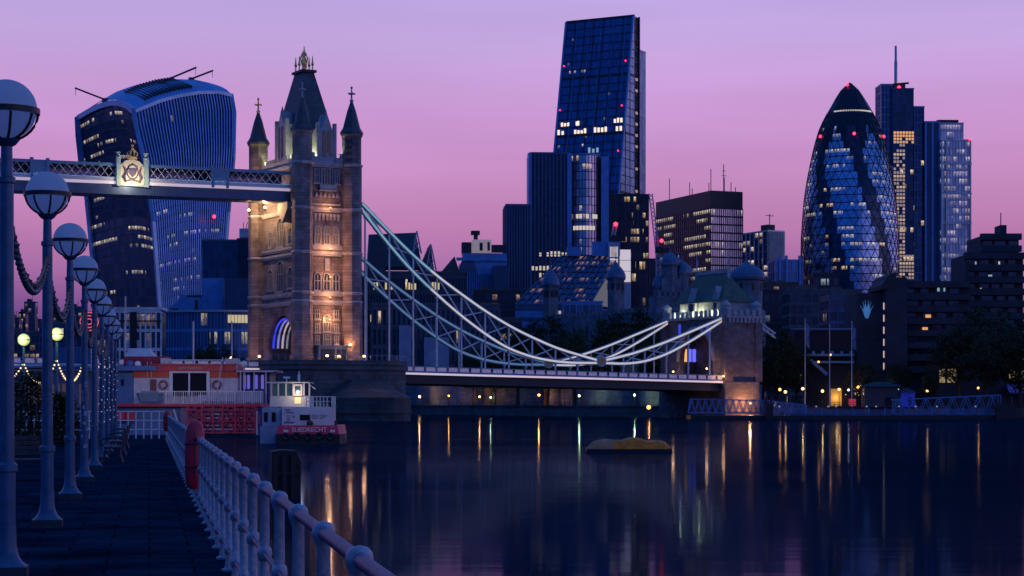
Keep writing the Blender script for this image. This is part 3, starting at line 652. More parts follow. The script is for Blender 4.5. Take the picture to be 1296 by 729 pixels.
for k, (l_, d_) in enumerate((((1.25, 4.6, ztop+.9), 'behind the battlement near the front turret'), ((2.9, 1.25, ztop+.9), 'beside the gabled dormer of the river face'), ((1.25, 18.5, ztop+.9), 'behind the battlement at the left turret'), ((8.0, 1.25, ztop+.9), 'at the foot of the right hand turret top'))):
    o = flood(l_, 800, (.95, 1, .5), vis=.15); o['label'] = 'yellowish floodlight '+d_
# north abutment gatehouse
AB = thing('bridge_gatehouse', 'low stone gatehouse with green lit hipped roof at far end of bridge', 'gatehouse', (O[0], O[1], 0), TH)
UA, UB = U1-.2, U1+9.5; zd_ = deckz(UA)-.6; zap = bz(402, UA)
BRICK = M('warm_granite', (.17, .15, .165), .85, brick=(1.3, .55), bump=.5, vs=.4, var=.35)
b = MB(); yc = 11.4; r_ = 6.6; zt_ = bz(417, UA, 11); zs_ = zt_-r_*1.1; n = 12
pts = [(yc+r_*cos(pi-pi*i/n), zs_+r_*1.1*sin(pi-pi*i/n)) for i in range(n+1)]
for xa_, xb_ in ((UA+.6, UA+2.0), (UB-1.4, UB)):
    b.slab([(-.8, zd_), (yc-r_, zd_)]+pts[:n//2+1]+[(yc, zap), (-.8, zap)], 'x', xa_, xb_)
    b.slab([(yc, zap)]+pts[n//2:]+[(yc+r_, zd_), (TB+.8, zd_), (TB+.8, zap)], 'x', xa_, xb_)
b.bx(UA+2.0, UB-1.4, -.8, .6, zd_, zap); b.bx(UA+2.0, UB-1.4, TB-.6, TB+.8, zd_, zap); b.bx(UA+2, UB-1.4, .6, TB-.6, zap-1.2, zap)
b.build('gateway', BRICK, AB)
b = MB(); b.tube([(UA+.55, yc+(r_+.35)*cos(pi*i/16), zs_+(r_+.35)*1.1*sin(pi*i/16)) for i in range(17)], .45, 6); b.build('arch_moulding', STONE2, AB)
b = MB()
for y in (-1.4, TB+.2): b.bx(UA-.4, UA+1.8, y, y+1.3, zd_, zap+.6); b.cut()
b.bx(UB-1.5, UB+.4, -1.4, -.3, zd_, zap+.6)
b.build_each('buttress', BRICK, AB)
b = MB(); b.bx(UA-.1, UB+.5, -1.6, TB+1.6, zap-.01, zap+.5)
for k in range(14): b.bx(UA-.2, UA+.3, -1.3+1.85*k, -.3+1.85*k, zap+.5, zap+1.9)
for k in range(6): b.bx(UA+1.75*k, UA+1.75*k+.9, -1.7, -1.2, zap+.5, zap+1.9)
for k in range(9): b.bx(UA+.4+1.1*k, UA+.9+1.1*k, -1.75, -.81, zap-1.1, zap-.02)
b.build('battlement', STONE2, AB)
# lodge with hipped roof
ze, zrg = bz(384, UA+4, 11), bz(347, UA+5, 11); v0, v1 = 2.0, 19.0
b = MB(); b.bx(UA+1.5, UB-1, v0, v1, zap+.4, ze); b.build('lodge_wall', STONE2, AB)
GREEN = M('green_lit_slate', (.075, .115, .085), .6, brick=(.7, .4), bump=.4, vs=.5, var=.3)  # green floodlight on the slate is put into its colour
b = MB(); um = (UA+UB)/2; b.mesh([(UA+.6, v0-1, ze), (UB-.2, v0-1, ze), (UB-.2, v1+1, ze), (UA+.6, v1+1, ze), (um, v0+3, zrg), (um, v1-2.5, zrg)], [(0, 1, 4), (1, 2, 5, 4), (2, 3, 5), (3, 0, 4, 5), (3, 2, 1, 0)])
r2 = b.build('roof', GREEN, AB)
b = MB(); b.bar((um, v0+3, zrg+.2), (um, v1-2.5, zrg+.2), .35, .5)
for k in range(14): y = v0+3+(v1-v0-5.5)*k/13; b.bx(um-.08, um+.08, y-.15, y+.15, zrg+.45, zrg+.95)
for y in (v0+2.6, v1-2.1): b.lathe([(.4, zrg-1.5), (.35, zrg+.6), (.15, zrg+1.0), (.28, zrg+2.2), (.05, zrg+4.6)], 6, (um, y, 0))
b.build('ridge_cresting', STONE2, r2)
for k, y in enumerate((13.6, 4.2)):
    b = MB(); z0_ = zap+.4; b.slab([(y-1.4, z0_), (y+1.4, z0_), (y+1.4, ze+.4), (y, ze+3.6), (y-1.4, ze+.4)], 'x', UA+.9, UA+4)
    d_ = b.build('dormer', STONE2, AB); b = MB(); b.bx(UA+.84, UA+.899, y-.7, y+.7, z0_+.6, ze-.2); b.build('pane', GLASSD, d_)
b = MB()
for (x, y) in ((UA+.6, -.3), (UA+.6, TB+.3), (UB-.6, -.3)):
    b.lathe([(1.1, zap), (1.1, zap+2.6), (1.3, zap+2.8), (1.2, zap+3.2), (.1, zap+4.0)], 8, (x, y, 0), 0, False, pi/8); b.cut()
b.build_each('corner_turret', STONE2, AB)
b = MB(); b.prism([(UA-.5, -1.5), (UB-.6, -1.5), (UB-.6, TB+2), (UA-.5, TB+2)], -1, zd_-.01); b.build('abutment_base', BRICK, AB)
for k, (y, c_) in enumerate(((6.6, (.12, .12, 1)), (9.6, (1, .45, .12)), (12.4, (.15, .18, 1)), (15.6, (.15, .15, 1)))):
    b = MB(); b.bx(UA+3.4+k*1.3, UA+4.2+k*1.3, TB-.9, TB-.62, zd_+5.0, zd_+8.0); b.build('gate_lantern', E('gate_lantern_%d' % k, c_, 1.1), AB)
b = MB()
for y in (6.8, 17.8): b.bx(UA+.52, UA+.6, y-.45, y+.45, zap-3.6, zap-.9); b.cut()
b.build_each('blue_banner_light', E('blue_banner', (.06, .08, 1), .55), AB)
b = MB(); ul, zl_ = bu(957, 409, .3); ur, zr_ = bu(981, 425, .3); b.bar((ul-3, .3, zl_+2.5), (ur, .3, zr_+.5), .5, .3); b.bar((ul-3, .3, zl_+1.3), (ur, .3, zr_-.5), .5, .3)
for k in range(6):
    P_ = lambda t_, o_: (ul-3+(ur-ul+3)*t_, .3, zl_+1.9+(zr_-zl_-1.9)*t_+o_)
    b.bar(P_(k/6, .5), P_((k+1)/6, -.5), .2); b.bar(P_(k/6, -.5), P_((k+1)/6, .5), .2)
lc = b.build('land_chain', STEELW, AB)
for (l_, e_, c_, d_) in (((UA+4.5, -4.2, 3.4), 1300, (1, .40, .14), 'at the foot of the gatehouse flank'), ((UA-1.2, -1.8, zd_+1.2), 160, (1, .42, .15), 'on the deck beside the gatehouse arch'), ((UA+.75, 10.2, zap+1.0), 420, (.9, 1, .55), 'below the gabled dormer of the gatehouse'), ((UA+.75, 3.6, zap+1.0), 300, (.9, 1, .6), 'at the right eaves of the gatehouse roof'),
        ((UA+.75, 17.6, zap+1.0), 300, (.9, 1, .6), 'at the left eaves of the gatehouse roof'), ((UA-2.2, 16.5, zd_+2.5), 150, (1, .5, .2), 'inside the left pier of the gatehouse arch'), ((UA-2.2, 3.2, zd_+3), 150, (1, .5, .25), 'inside the right pier of the gatehouse arch')):
    o = flood(l_, e_*2, c_, vis=.2); o['label'] = ('warm' if c_[2] < .4 else 'greenish')+' floodlight '+d_
# ================================================================== THE CITY
def warn(root, p, r=1.1): MB().ball(p, r, 6).build('warning_light', RED, root)
# --- curved top-heavy tower behind the walkway
D0 = 1030; C0 = (wx(190, D0), D0); ph = R(35); r_ = (cos(ph), sin(ph)); l_ = (-sin(ph), cos(ph))
WT = thing('flared_office_tower', 'top heavy flaring glass tower with curved roof and fins behind the walkway', 'office tower', (C0[0], C0[1], 0), ph)
rows = [(139, 170, 100, 293), (160, 173.5, 101, 297), (208, 185, 106, 296), (250, 191, 112, 292), (280, 195.5, 115, 289), (330, 199, 119.5, 285), (400, 204, 124, 281), (509, 208, 128, 278)]
def wt_at(y):
    for a, c in zip(rows, rows[1:]):
        if a[0] <= y <= c[0]:
            k = (y-a[0])/(c[0]-a[0]); return [a[i]+(c[i]-a[i])*k for i in range(1, 4)]
    return list(rows[0][1:])
def wt_corner(y):
    cx, lx, rx = wt_at(max(139, y)); wxx = wx(cx, D0)-C0[0]; a, b_ = wxx*cos(ph), -wxx*sin(ph)     # shift of the corner along image x, in local axes
    Cw = (wx(cx, D0), D0); return a, b_, run(Cw, r_, rx), run(Cw, l_, lx)
def lerp(T, u):
    for (a, p), (c, q) in zip(T, T[1:]):
        if u <= c: 
            k = (u-a)/(c-a); k2 = k; return p+(q-p)*k2
    return T[-1][1]
topR = [(0, 139), (.12, 133), (.25, 126), (.45, 119.5), (.65, 115.5), (.85, 115), (1, 119)]
topL = [(0, 139), (.1, 132.5), (.22, 129), (.36, 128.5), (.55, 132), (.75, 138), (1, 148)]
def ptR(u, v, off=0):
    yt = lerp(topR, u); y = 509+(yt-509)*v; yy = 509+(139-509)*v; a, b_, w, d = wt_corner(yy); dd = D0+u*w*sin(ph); return (a+u*w, b_-off, wz(y, dd))
def ptL(u, v, off=0):
    yt = lerp(topL, u); y = 509+(yt-509)*v; yy = 509+(139-509)*v; a, b_, w, d = wt_corner(yy); dd = D0+u*d*cos(ph); return (a-off, b_+u*d, wz(y, dd))
b = MB(); NU, NV = 34, 34
for j in range(NV):
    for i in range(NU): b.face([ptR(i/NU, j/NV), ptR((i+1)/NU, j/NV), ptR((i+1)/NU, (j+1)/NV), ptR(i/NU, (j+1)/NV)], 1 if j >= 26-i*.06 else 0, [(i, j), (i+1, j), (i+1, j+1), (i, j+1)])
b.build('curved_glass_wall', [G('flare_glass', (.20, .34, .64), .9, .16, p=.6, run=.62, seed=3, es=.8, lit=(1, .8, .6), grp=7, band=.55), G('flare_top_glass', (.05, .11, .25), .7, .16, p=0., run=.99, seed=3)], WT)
b = MB(); NL = 22
for j in range(NV):
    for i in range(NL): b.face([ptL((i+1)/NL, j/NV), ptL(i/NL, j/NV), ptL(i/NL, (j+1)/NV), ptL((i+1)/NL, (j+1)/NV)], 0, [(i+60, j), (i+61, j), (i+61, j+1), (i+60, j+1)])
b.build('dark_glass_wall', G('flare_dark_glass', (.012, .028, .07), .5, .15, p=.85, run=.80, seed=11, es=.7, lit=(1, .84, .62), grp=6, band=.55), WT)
b = MB()
for i in range(NU+1):
    for j in range(NV):
        a, c = ptR(i/NU, j/NV, .5), ptR(i/NU, (j+1)/NV+.0005, .5); b.bar(a, c, .5, .8, (0, 1, 0))
b.build('vertical_fin', M('fin_metal', (.16, .30, .58), .35, .7, vs=.1), WT)
b = MB()
for j in range(0, NV, 1):
    for i in range(NU):
        if j < 27: b.bar(ptR(i/NU, j/NV, .1), ptR((i+1)/NU, j/NV, .1), .5, .5)
    for i in range(NL): b.bar(ptL(i/NL, j/NV, .1), ptL((i+1)/NL, j/NV, .1), .4, .6)
b.build('floor_edge', DARK, WT)
b = MB()
for j in range(NV):
    b.bar(ptL(0, j/NV, .6), ptL(0, (j+1)/NV, .6), 2.0, 2.0); b.bar(ptL(1, j/NV, .3), ptL(1, (j+1)/NV, .3), 4.2, 2.4); b.bar(ptR(1, j/NV, .4), ptR(1, (j+1)/NV, .4), 1.6, 1.6)
for i in range(20):
    b.bar(ptL(i/20, .995, .5), ptL((i+1)/20, .995, .5), 2.2, 3.0); b.bar(ptR(i/20, .995, .5), ptR((i+1)/20, .995, .5), 1.4, 1.8)
b.build('corner_frame', M('flare_frame', (.30, .42, .62), .35, .6, vs=.1), WT)
# roof: Coons patch bulging to the back corner
def rp(u, v):
    P = ptR(u, 1); Q = ptL(v, 1); O_ = ptR(0, 1); x, y = P[0]+Q[0]-O_[0], P[1]+Q[1]-O_[1]; z = P[2]+Q[2]-O_[2]
    zb_ = wz(107, D0+60); return (x, y, z+ (zb_-(ptR(1, 1)[2]+ptL(1, 1)[2]-O_[2]))*u*v + 10*u*(1-u)*v*1.6+9*v*(1-v)*4*(1-u)*.35*v)
b = MB()
for i in range(12):
    for j in range(12): b.face([rp(i/12, j/12), rp((i+1)/12, j/12), rp((i+1)/12, (j+1)/12), rp(i/12, (j+1)/12)], 0, None, True)
rf = b.build('roof', M('flare_roof', (.14, .30, .60), .4, .5, vs=.05, var=.1), WT)
b = MB()
for i in range(16):
    a, c = rp(.15+.5*i/16, .06), rp(.15+.5*i/16, .42); b.bar((a[0], a[1], a[2]+.8), (c[0], c[1], c[2]+.8), .9, 1.2)
b.build('roof_louvre', DARK, rf)
for (u, v, dx, dz) in ((.02, .55, -22, 12), (.45, .3, 26, 15), (.8, .35, 16, 9)):
    p = rp(u, v); b = MB(); q = (p[0]+dx*.75*cos(ph), p[1]-dx*.75*sin(ph), p[2]+dz*.6-.5); b.bar((p[0], p[1], p[2]-2), (p[0], p[1], p[2]+1), 2.6); b.bar((p[0], p[1], p[2]+.3), q, .8, .9); b.bar(q, (q[0], q[1], q[2]-4), .2); b.ball(q, .6, 6)
    b.build('maintenance_crane', DARK, rf)
for px_, py_ in ((216, 271), (266, 276)):
    x = (wx(px_, D0+20)-C0[0]); MB().ball((x*cos(ph)+20*sin(ph)-2, -x*sin(ph)+20*cos(ph)-9, wz(py_, D0+20)), 1.0, 6).build('warning_light', RED, WT)
# --- wedge shaped tower
D1 = 1150; K1 = (.45, .893); ang = math.atan2(K1[1], K1[0])
LB = thing('wedge_office_tower', 'tallest tower with sloping wedge shaped glass front and red lights', 'office tower', (wx(803, D1), D1, 0), ang)
Hh = wz(20.5, D1); xb = -50.
def frontx(z): return xb+(-1.2-xb)*z/Hh
b = MB(); nf = 46; wW = 45.; nb = 28
for j in range(nf):
    z0, z1 = Hh*j/nf, Hh*(j+1)/nf
    for i in range(nb):
        y0, y1 = wW*i/nb, wW*(i+1)/nb
        b.face([(frontx(z0), y1, z0), (frontx(z0), y0, z0), (frontx(z1), y0, z1), (frontx(z1), y1, z1)], 0, [(i, j), (i+1, j), (i+1, j+1), (i, j+1)])
b.build('sloping_glass_front', G('wedge_glass', (.03, .09, .24), .55, .13, p=.3, run=.965, seed=21, es=.6, lit=(1, .85, .7), grp=7, band=.6), LB)
b = MB()
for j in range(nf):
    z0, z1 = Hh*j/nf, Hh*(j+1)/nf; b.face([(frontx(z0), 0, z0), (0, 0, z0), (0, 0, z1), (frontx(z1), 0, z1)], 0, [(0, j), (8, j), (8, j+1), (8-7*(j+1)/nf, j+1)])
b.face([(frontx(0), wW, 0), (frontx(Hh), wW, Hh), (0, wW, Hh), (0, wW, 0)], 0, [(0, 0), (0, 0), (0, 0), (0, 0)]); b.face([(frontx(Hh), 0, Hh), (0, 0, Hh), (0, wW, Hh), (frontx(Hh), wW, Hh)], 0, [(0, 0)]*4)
b.build('side_glass_wall', G('wedge_side', (.72, .68, .78), .25, .5, p=.2, run=.9, seed=5, es=.5), LB)  # pale sky reflection put into this side's base colour
b = MB()
for j in range(0, nf+1):
    z = Hh*j/nf; big = j % 7 == 4
    b.bar((frontx(z)-.15, -.2, z), (frontx(z)-.15, wW+.2, z), .3, 1.6 if big else .5); b.bar((frontx(z), -.15, z), (0, -.15, z), .2, 1.3 if big else .4)
for i in range(0, nb+1, 4): b.bar((frontx(0)-.2, wW*i/nb, 0), (frontx(Hh)-.2, wW*i/nb, Hh), .35, .35)
for i in range(1, 7): z = Hh*.95*i/7; b.bar((-7*i, -.15, 0), (-7*i, -.15, Hh*max(0, (1-(7*i)/48.8))), .3)
b.build('mega_frame', DARK, LB)
b = MB()
for i in range(5): b.bar((frontx(0)-.25, wW*i/5, 0), (frontx(Hh)-.25, wW*(i+.6)/5.6, Hh), .25, .6)
b.bar((frontx(0)-.3, wW, 0), (frontx(Hh)-.3, wW, Hh), 1.2); b.bar((frontx(0)-.3, 0, 0), (frontx(Hh)-.3, 0, Hh), 1.0)
b.build('edge_trim', M('wedge_trim', (.12, .26, .5), .4, .5, vs=.1), LB)
b = MB(); b.bx(.1, 8.4, 1, wW-1, 0, Hh+.5)
for k in range(34):
    z0 = 6.8*k
    if z0+6.8 < Hh: b.bar((.1, .7, z0), (8.4, .7, z0+3.4), .5); b.bar((8.4, .7, z0+3.4), (.1, .7, z0+6.8), .5); b.bar((.1, .7, z0), (8.4, .7, z0), .6)
b.bar((.2, .5, 0), (.2, .5, Hh+1), 1.0); b.bar((8.3, .5, 0), (8.3, .5, Hh+1), 1.0); b.build('lattice_core', DARK, LB)
b = MB()
for k in range(30):
    if random.random() < .75: z0 = 6.8*k+2; b.bx(2.6, 5.8, .3, .5, z0, z0+1.6)
b.build('stair_light', LW[2], LB)
h2 = wz(66, D1+10)
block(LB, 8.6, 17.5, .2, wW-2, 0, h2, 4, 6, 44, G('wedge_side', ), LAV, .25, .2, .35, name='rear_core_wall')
for j, runs in ((33, ((.06, .2), (.28, .32), (.84, .98))), (32, ((.02, .14), (.22, .46), (.56, .82), (.88, .99))), (29.6, ((.5, .68),)), (26, ((.4, .55),)), (13, ((.02, .12),))):
    for a, c in runs:
        z = Hh*(j+.2)/nf; b = MB(); 
        for k in range(max(2, int((c-a)*22))):
            if random.random() < .85:
                y = wW*(1-(a+(c-a)*k/max(2, int((c-a)*22)))); b.bx(frontx(z)-.5, frontx(z)-.05, y-1.5, y-.2, z, z+random.uniform(1.8, 3.2))
        b.build('lit_window', E('lit_refuge_floor', (1, .72, .5), 1.2) if j > 31 else LW[4], LB)
for z_ in (wz(79, D1), wz(137, D1), wz(195, D1)): 
    for y in (2.5, wW-1.5): warn(LB, (frontx(z_)-1, y, z_), .42)
# --- group with the stepped curved blocks
W1, wr, wl, H = bld('ribbed_office_block', 'tall dark office block with vertical ribs and rows of lit windows', 'office block', 990, 4, 671, 672, 719, 195)
block(W1, 0, wr, 0, 18, 0, H, 10, 6, 30, G('rib_glass', (.012, .03, .08), .4, .2, p=.0, run=.9, seed=2), NAVYM, .8, .8, .25)
for fl in (13, 15, 16, 18, 19, 21, 11, 9): litrow(W1, 0, wr, 0, 18, 0, H, 10, 6, 30, 'R', fl*30/36, random.choice((0, 2, 1)), 10, LW[1])
b = MB(); b.bx(wr-.6, wr+1.8, -1.6, 6, 0, H+.6); b.bx(-1.5, .2, -1.4, 6, 0, H+.6); b.build('corner_pier', BLUEM, W1)
W2 = thing('curved_office_tower', 'curved glass tower beside the ribbed block reflecting pale sky', 'office tower', (wx(719, 995), 995, 2), R(4))
wr2 = run((wx(719, 995), 995), (cos(R(4)), sin(R(4))), 757); b = MB(); g = MB(); n = 14; nf = 30; gp = []
for i in range(n+1): q = pi*i/n; gp.append((1+wr2/2*(1-cos(q)), 4-7.*sin(q)))
for j in range(nf):
    for i in range(n): b.face([(*gp[i], H*j/nf), (*gp[i+1], H*j/nf), (*gp[i+1], H*(j+1)/nf), (*gp[i], H*(j+1)/nf)], 0, [(i, j), (i+1, j), (i+1, j+1), (i, j+1)])
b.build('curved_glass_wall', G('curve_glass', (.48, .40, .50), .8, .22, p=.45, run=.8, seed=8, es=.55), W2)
for i in range(n+1): g.bx(gp[i][0]-.14, gp[i][0]+.14, gp[i][1]-.3, gp[i][1]+.1, 0, H)
for j in range(nf+1):
    for i in range(n): g.bar((*gp[i], H*j/nf), (*gp[i+1], H*j/nf), .3, .35)
g.build('window_frame_grid', DARK, W2)
b = MB(); b.prism(gp+[(gp[-1][0], 20), (gp[0][0], 20)], 0, H+.4); b = MB(); b.prism(gp+[(gp[-1][0], 20), (gp[0][0], 20)], H, H+.8); b.bx(gp[0][0], gp[-1][0], 4.2, 20, 0, H-.01); b.bx(wr2+1.5, wr2+5.5, -1, 18, 0, H-.5); b.build('roof_and_core', BLUEM, W2)
for fl in (22.4, 21): 
    b = MB()
    for i in range(3, 11):
        x, y = (gp[i][0]+gp[i+1][0])/2, (gp[i][1]+gp[i+1][1])/2
        if random.random() < .85: b.bx(x-.75, x+.75, y-.45, y+.6, H*fl/nf, H*fl/nf+2.2)
    b.build('lit_window', LW[1], W2)
W3, wr, wl, H = bld('low_ribbed_block', 'lower ribbed dark block left of the tall ribbed office block', 'office block', 960, 4, 640, 641, 671, 261)
block(W3, 0, wr, 0, 18, 0, H, 9, 6, 1, G('rib_glass'), NAVYM, .7, .8, .4)
W4, wr, wl, H = bld('dark_glass_block', 'dark glass block with scattered lights in front of the wedge tower', 'office block', 1060, 5, 764, 766, 821, 248)
block(W4, 0, wr, 0, 20, 0, H, 14, 6, 26, G('dark_block_glass', (.008, .015, .04), .4, .15, p=.5, run=.72, seed=31, es=.8, grp=4), DARK, .3, .3, .5)
W4b, wr, wl, H = bld('dark_annex_block', 'low dark annex stepping down right of the dark glass block', 'office block', 1040, 5, 780, 781, 829, 330)
block(W4b, 0, wr, 0, 20, 0, H, 12, 6, 12, G('dark_block_glass'), DARK, .3, .3, .6)
# sloping glass roofed offices
SG = thing('sloped_glass_office', 'office with big sloping glass roof lit from within below the towers', 'office building', (wx(652, 800), 800, 0), 0)
pxm = 800/F; w_ = 95*pxm; zl, zh = wz(386, 800), wz(318, 800); sk = 62*pxm; dp = 26
def sgp(u, v, o=0): return (u*w_+v*sk*(1-.35*u)+0, v*dp-o*.9, zl+(zh-zl)*v+o*.4)
b = MB(); nu, nv = 10, 9
for i in range(nu):
    for j in range(nv): b.face([sgp(i/nu, j/nv), sgp((i+1)/nu, j/nv), sgp((i+1)/nu, (j+1)/nv), sgp(i/nu, (j+1)/nv)], 0, [(i*4, j), (i*4+4, j), (i*4+4, j+1), (i*4, j+1)])
b.build('sloping_glass_roof', G('slope_glass', (.06, .10, .2), .6, .15, p=.8, run=.62, seed=41, es=.42, lit=(1, .55, .40), grp=5, band=.35), SG)
b = MB()
for i in range(nu+1): b.bar(sgp(i/nu, 0, .4), sgp(i/nu, 1, .4), .5)
for j in range(nv+1): b.bar(sgp(0, j/nv, .3), sgp(1, j/nv, .3), .4)
b.build('roof_frame', NAVYM, SG)
b = MB(); b.bx(0, w_+2, 1, 26, 0, zl-.2); b.bx(sk+1, w_+10, dp, dp+10, zl, zh-.2); b.bx(sk+2, sk+8, dp-1, dp+8, zh, zh+4); b.bx(w_+2, w_+14, dp-1, dp+8, zh-.1, zh+6.2); b.build('service_block', BLUEM, SG)
b = MB(); 
for k in range(3): b.bx(0, w_+1, .6, .99, zl-2.2-4.3*k, zl-.9-4.3*k)
b.build('floor_edge', NAVYM, SG)
for x0, x1, z in ((13, 25, zl-4.6), (12, 21, zl-8.6)): 
    b = MB()
    for k in range(int((x1-x0)/1.4)): b.bx(x0+1.4*k, x0+1.4*k+1, .55, .98, z, z+2.2)
    b.build('lit_window', LW[1], SG)
b = MB(); b.face([(w_+sk*0, 1.2, zl), (w_+sk*.65, dp, zl), (w_+sk*.65, dp, zh)]); b.build('gable_glass', M('gable_green_glass', (.12, .2, .16), .2, .3, emit=(.8, .8, .45), es=.07, vs=.3), SG)
b = MB(); x0 = (773-652)*pxm; b.bx(x0, x0+5, dp-3, dp+6, 0, wz(308, 826)); b.bx(x0+1.2, x0+3.8, dp-3.2, dp-3.01, wz(325, 822), wz(311, 822)); tw = b.build('stair_tower', LAV, SG)
b = MB()
for k in range(3): b.bx(x0+.9, x0+4.2, dp-3.2, dp-3.02, wz(341-15*k+14, 822), wz(341-15*k+1, 822)); b.bx(x0+5.3, x0+10, dp, dp+.5, wz(342+14-14*k, 822), wz(342+1-14*k, 822))
b.build('lit_panel', E('lit_panel', (.95, .8, .75), .55), SG)
b = MB(); b.bx(x0+5.05, x0+10.2, dp+.51, dp+6, 0, wz(323, 822)); b.build('side_wing', LAV, SG)
BB, wr, wl, H = bld('blue_corner_building', 'low blue walled building with a few lit square windows behind the trees', 'building', 780, 3, 712, 713, 762, 386)
block(BB, 0, wr, 0, 12, 0, H, 6, 3, 6, G('blue_low', (.07, .11, .2), .4, .3, p=.0, run=.99, seed=4), BLUEM, .4, .15, .9)
for i0, fl in ((3, 4), (1, 3), (2, 3), (4, 3), (3, 3), (1, 2), (2, 2)): litrow(BB, 0, wr, 0, 12, 0, H, 6, 3, 6, 'R', fl, i0, i0+1, LW[1])
# --- square dark tower
AV, wr, wl, H = bld('square_office_tower', 'dark square office tower with solid top band and pink reflecting right side', 'office tower', 1140, 22, 830, 899.5, 940, 241)
gA = G('square_left', (.006, .012, .03), .35, .12, p=.9, run=.5, seed=51, es=.7, lit=(1, .82, .6), grp=5, band=.5); gB = G('square_right', (.85, .62, .66), .7, .3, p=.4, run=.75, seed=52, es=.5, lit=(1, .82, .7), band=.3)  # pink sky reflection tinted into the right face's glass colour
Ht = wz(264, 1140)-2; b = MB(); b.bx(0, wr, .0, wl, Ht, H); b.build('roof_plant_band', M('black_cladding', (.012, .016, .03), .45, vs=.2), AV)
nf, nx, ny = 24, 15, 26
b = MB()
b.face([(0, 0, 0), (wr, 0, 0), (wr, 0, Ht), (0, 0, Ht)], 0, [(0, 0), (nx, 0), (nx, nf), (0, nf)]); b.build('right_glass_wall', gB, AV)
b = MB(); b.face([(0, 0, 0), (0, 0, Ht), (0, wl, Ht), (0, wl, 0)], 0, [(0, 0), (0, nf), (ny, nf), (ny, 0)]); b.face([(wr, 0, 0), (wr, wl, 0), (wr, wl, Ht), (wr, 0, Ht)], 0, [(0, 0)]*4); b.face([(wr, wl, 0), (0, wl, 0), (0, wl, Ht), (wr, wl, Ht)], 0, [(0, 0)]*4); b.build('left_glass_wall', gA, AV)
b = MB()
for i in range(nx+1): b.bx(wr*i/nx-.2, wr*i/nx+.2, -.3, -.01, 0, Ht)
for k in range(nf+1): b.bx(-.1, wr, -.36, -.301, Ht*k/nf, Ht*k/nf+.9); b.bx(-.3, -.01, 0, wl, Ht*k/nf, Ht*k/nf+1.3)
for i in range(ny+1): b.bx(-.25, -.01, wl*i/ny-.15, wl*i/ny+.15, 0, Ht)
b.build('window_frame_grid', DARK, AV)
b = MB()
for (x, y, h) in ((3, wl*.82, 14), (5, wl*.5, 9), (6, wl*.48, 5), (8, wl*.2, 15), (9, wl*.26, 7), (12, 6, 17), (12.5, 6, 9), (16, 4, 6), (18.5, 3, 3)): b.bar((x, y, H), (x, y, H+h), .35); b.cut()
b.bar((10.5, 6, H+10), (14, 6, H+10), .3); b.bar((11, 6, H+13), (13.5, 6, H+13), .3); b.build_each('roof_antenna', DARK, AV)
ST, wr, wl, H = bld('striped_tower', 'slim tower with pale vertical piers and one pale pink side', 'office tower', 1200, 28, 940, 972, 992, 293)
block(ST, 0, wr, 0, wl, 0, H, 4, 6, 26, G('striped_glass', (.02, .04, .10), .5, .2, p=.35, run=.4, seed=61, es=.9, lit=(1, .75, .6), grp=2), LAV, 1.1, .7, .2)
b = MB(); b.bx(0.6, wr-.3, -.9, -.71, 0, H)
for i in range(9): b.bx(wr*i/9, wr*i/9+.5, -1.3, -.901, 0, H)
b.build('pale_side_panel', M('pale_pink_concrete', (.66, .58, .58), .6, vs=.2), ST)
b = MB(); b.bx(3, 9, 5, 12, H+1.4, H+5); b.bar((7, 8, H+5), (7, 8, H+12), .4); b.bar((4, 8, H+11), (10, 8, H+11), .4); b.build('roof_plant', DARK, ST)
SB, wr, wl, H = bld('small_blue_block', 'small blue block between the striped tower and the rounded tower', 'office block', 1100, 5, 980, 981, 1016, 331)
block(SB, 0, wr, 0, 15, 0, H, 5, 3, 14, G('small_blue', (.05, .12, .26), .6, .2, p=.4, run=.7, seed=71), BLUEM, .5, .4, .5)
b = MB()
for x in (2, 6, 14): b.bx(x, x+1.2, -1, 2, 0, H+3.5); b.cut()
b.build_each('service_riser', BLUEM, SB)
# --- rounded tower
D2 = 1130; GK = thing('rounded_tower', 'rounded bullet shaped glass tower with spiralling dark bands', 'office tower', (wx(1075.5, D2), D2, 0), 0)
k_ = (D2)/F
prf = [(509, 53), (440, 57), (400, 59), (362, 60.3), (330, 61.3), (300, 60.8), (270, 58.8), (250, 57), (225, 53), (200, 48), (180, 43.3), (165, 38.8), (150, 32), (138, 25.5), (128, 19.5), (118, 13.5), (111, 8.5), (107, 4.5), (105, 1)]
def gr(z):
    y = HY-(z-CZ)/k_*1.0
    for (a, p), (c, q) in zip(prf, prf[1:]):
        if c <= y <= a: k = (a-y)/(a-c); return (p+(q-p)*k)*k_
    return prf[-1][1]*k_ if y < 105 else prf[0][1]*k_
ZT = CZ+(HY-105)*k_; NS, NR = 72, 42; zs = [ZT*(1-(1-j/NR)**1.0) for j in range(NR+1)]; zsplit = CZ+(HY-172)*k_
gk = [G('gherkin_light', (.26, .36, .58), .85, .2, p=.8, run=.66, seed=81, es=.55, lit=(1, .88, .6), grp=6, band=.5), G('gherkin_dark', (.02, .04, .09), .5, .15, p=.5, run=.88, seed=82, es=.8, grp=3, band=.5), M('gherkin_cap', (.008, .015, .04), .2, .5, vs=.2)]
parts = [MB(), MB(), MB()]; bands = [MB() for _ in range(6)]
def gpt(i, z, off=0.): t_ = 2*pi*i/NS; r = gr(z)+off; return (r*cos(t_), r*sin(t_), z)
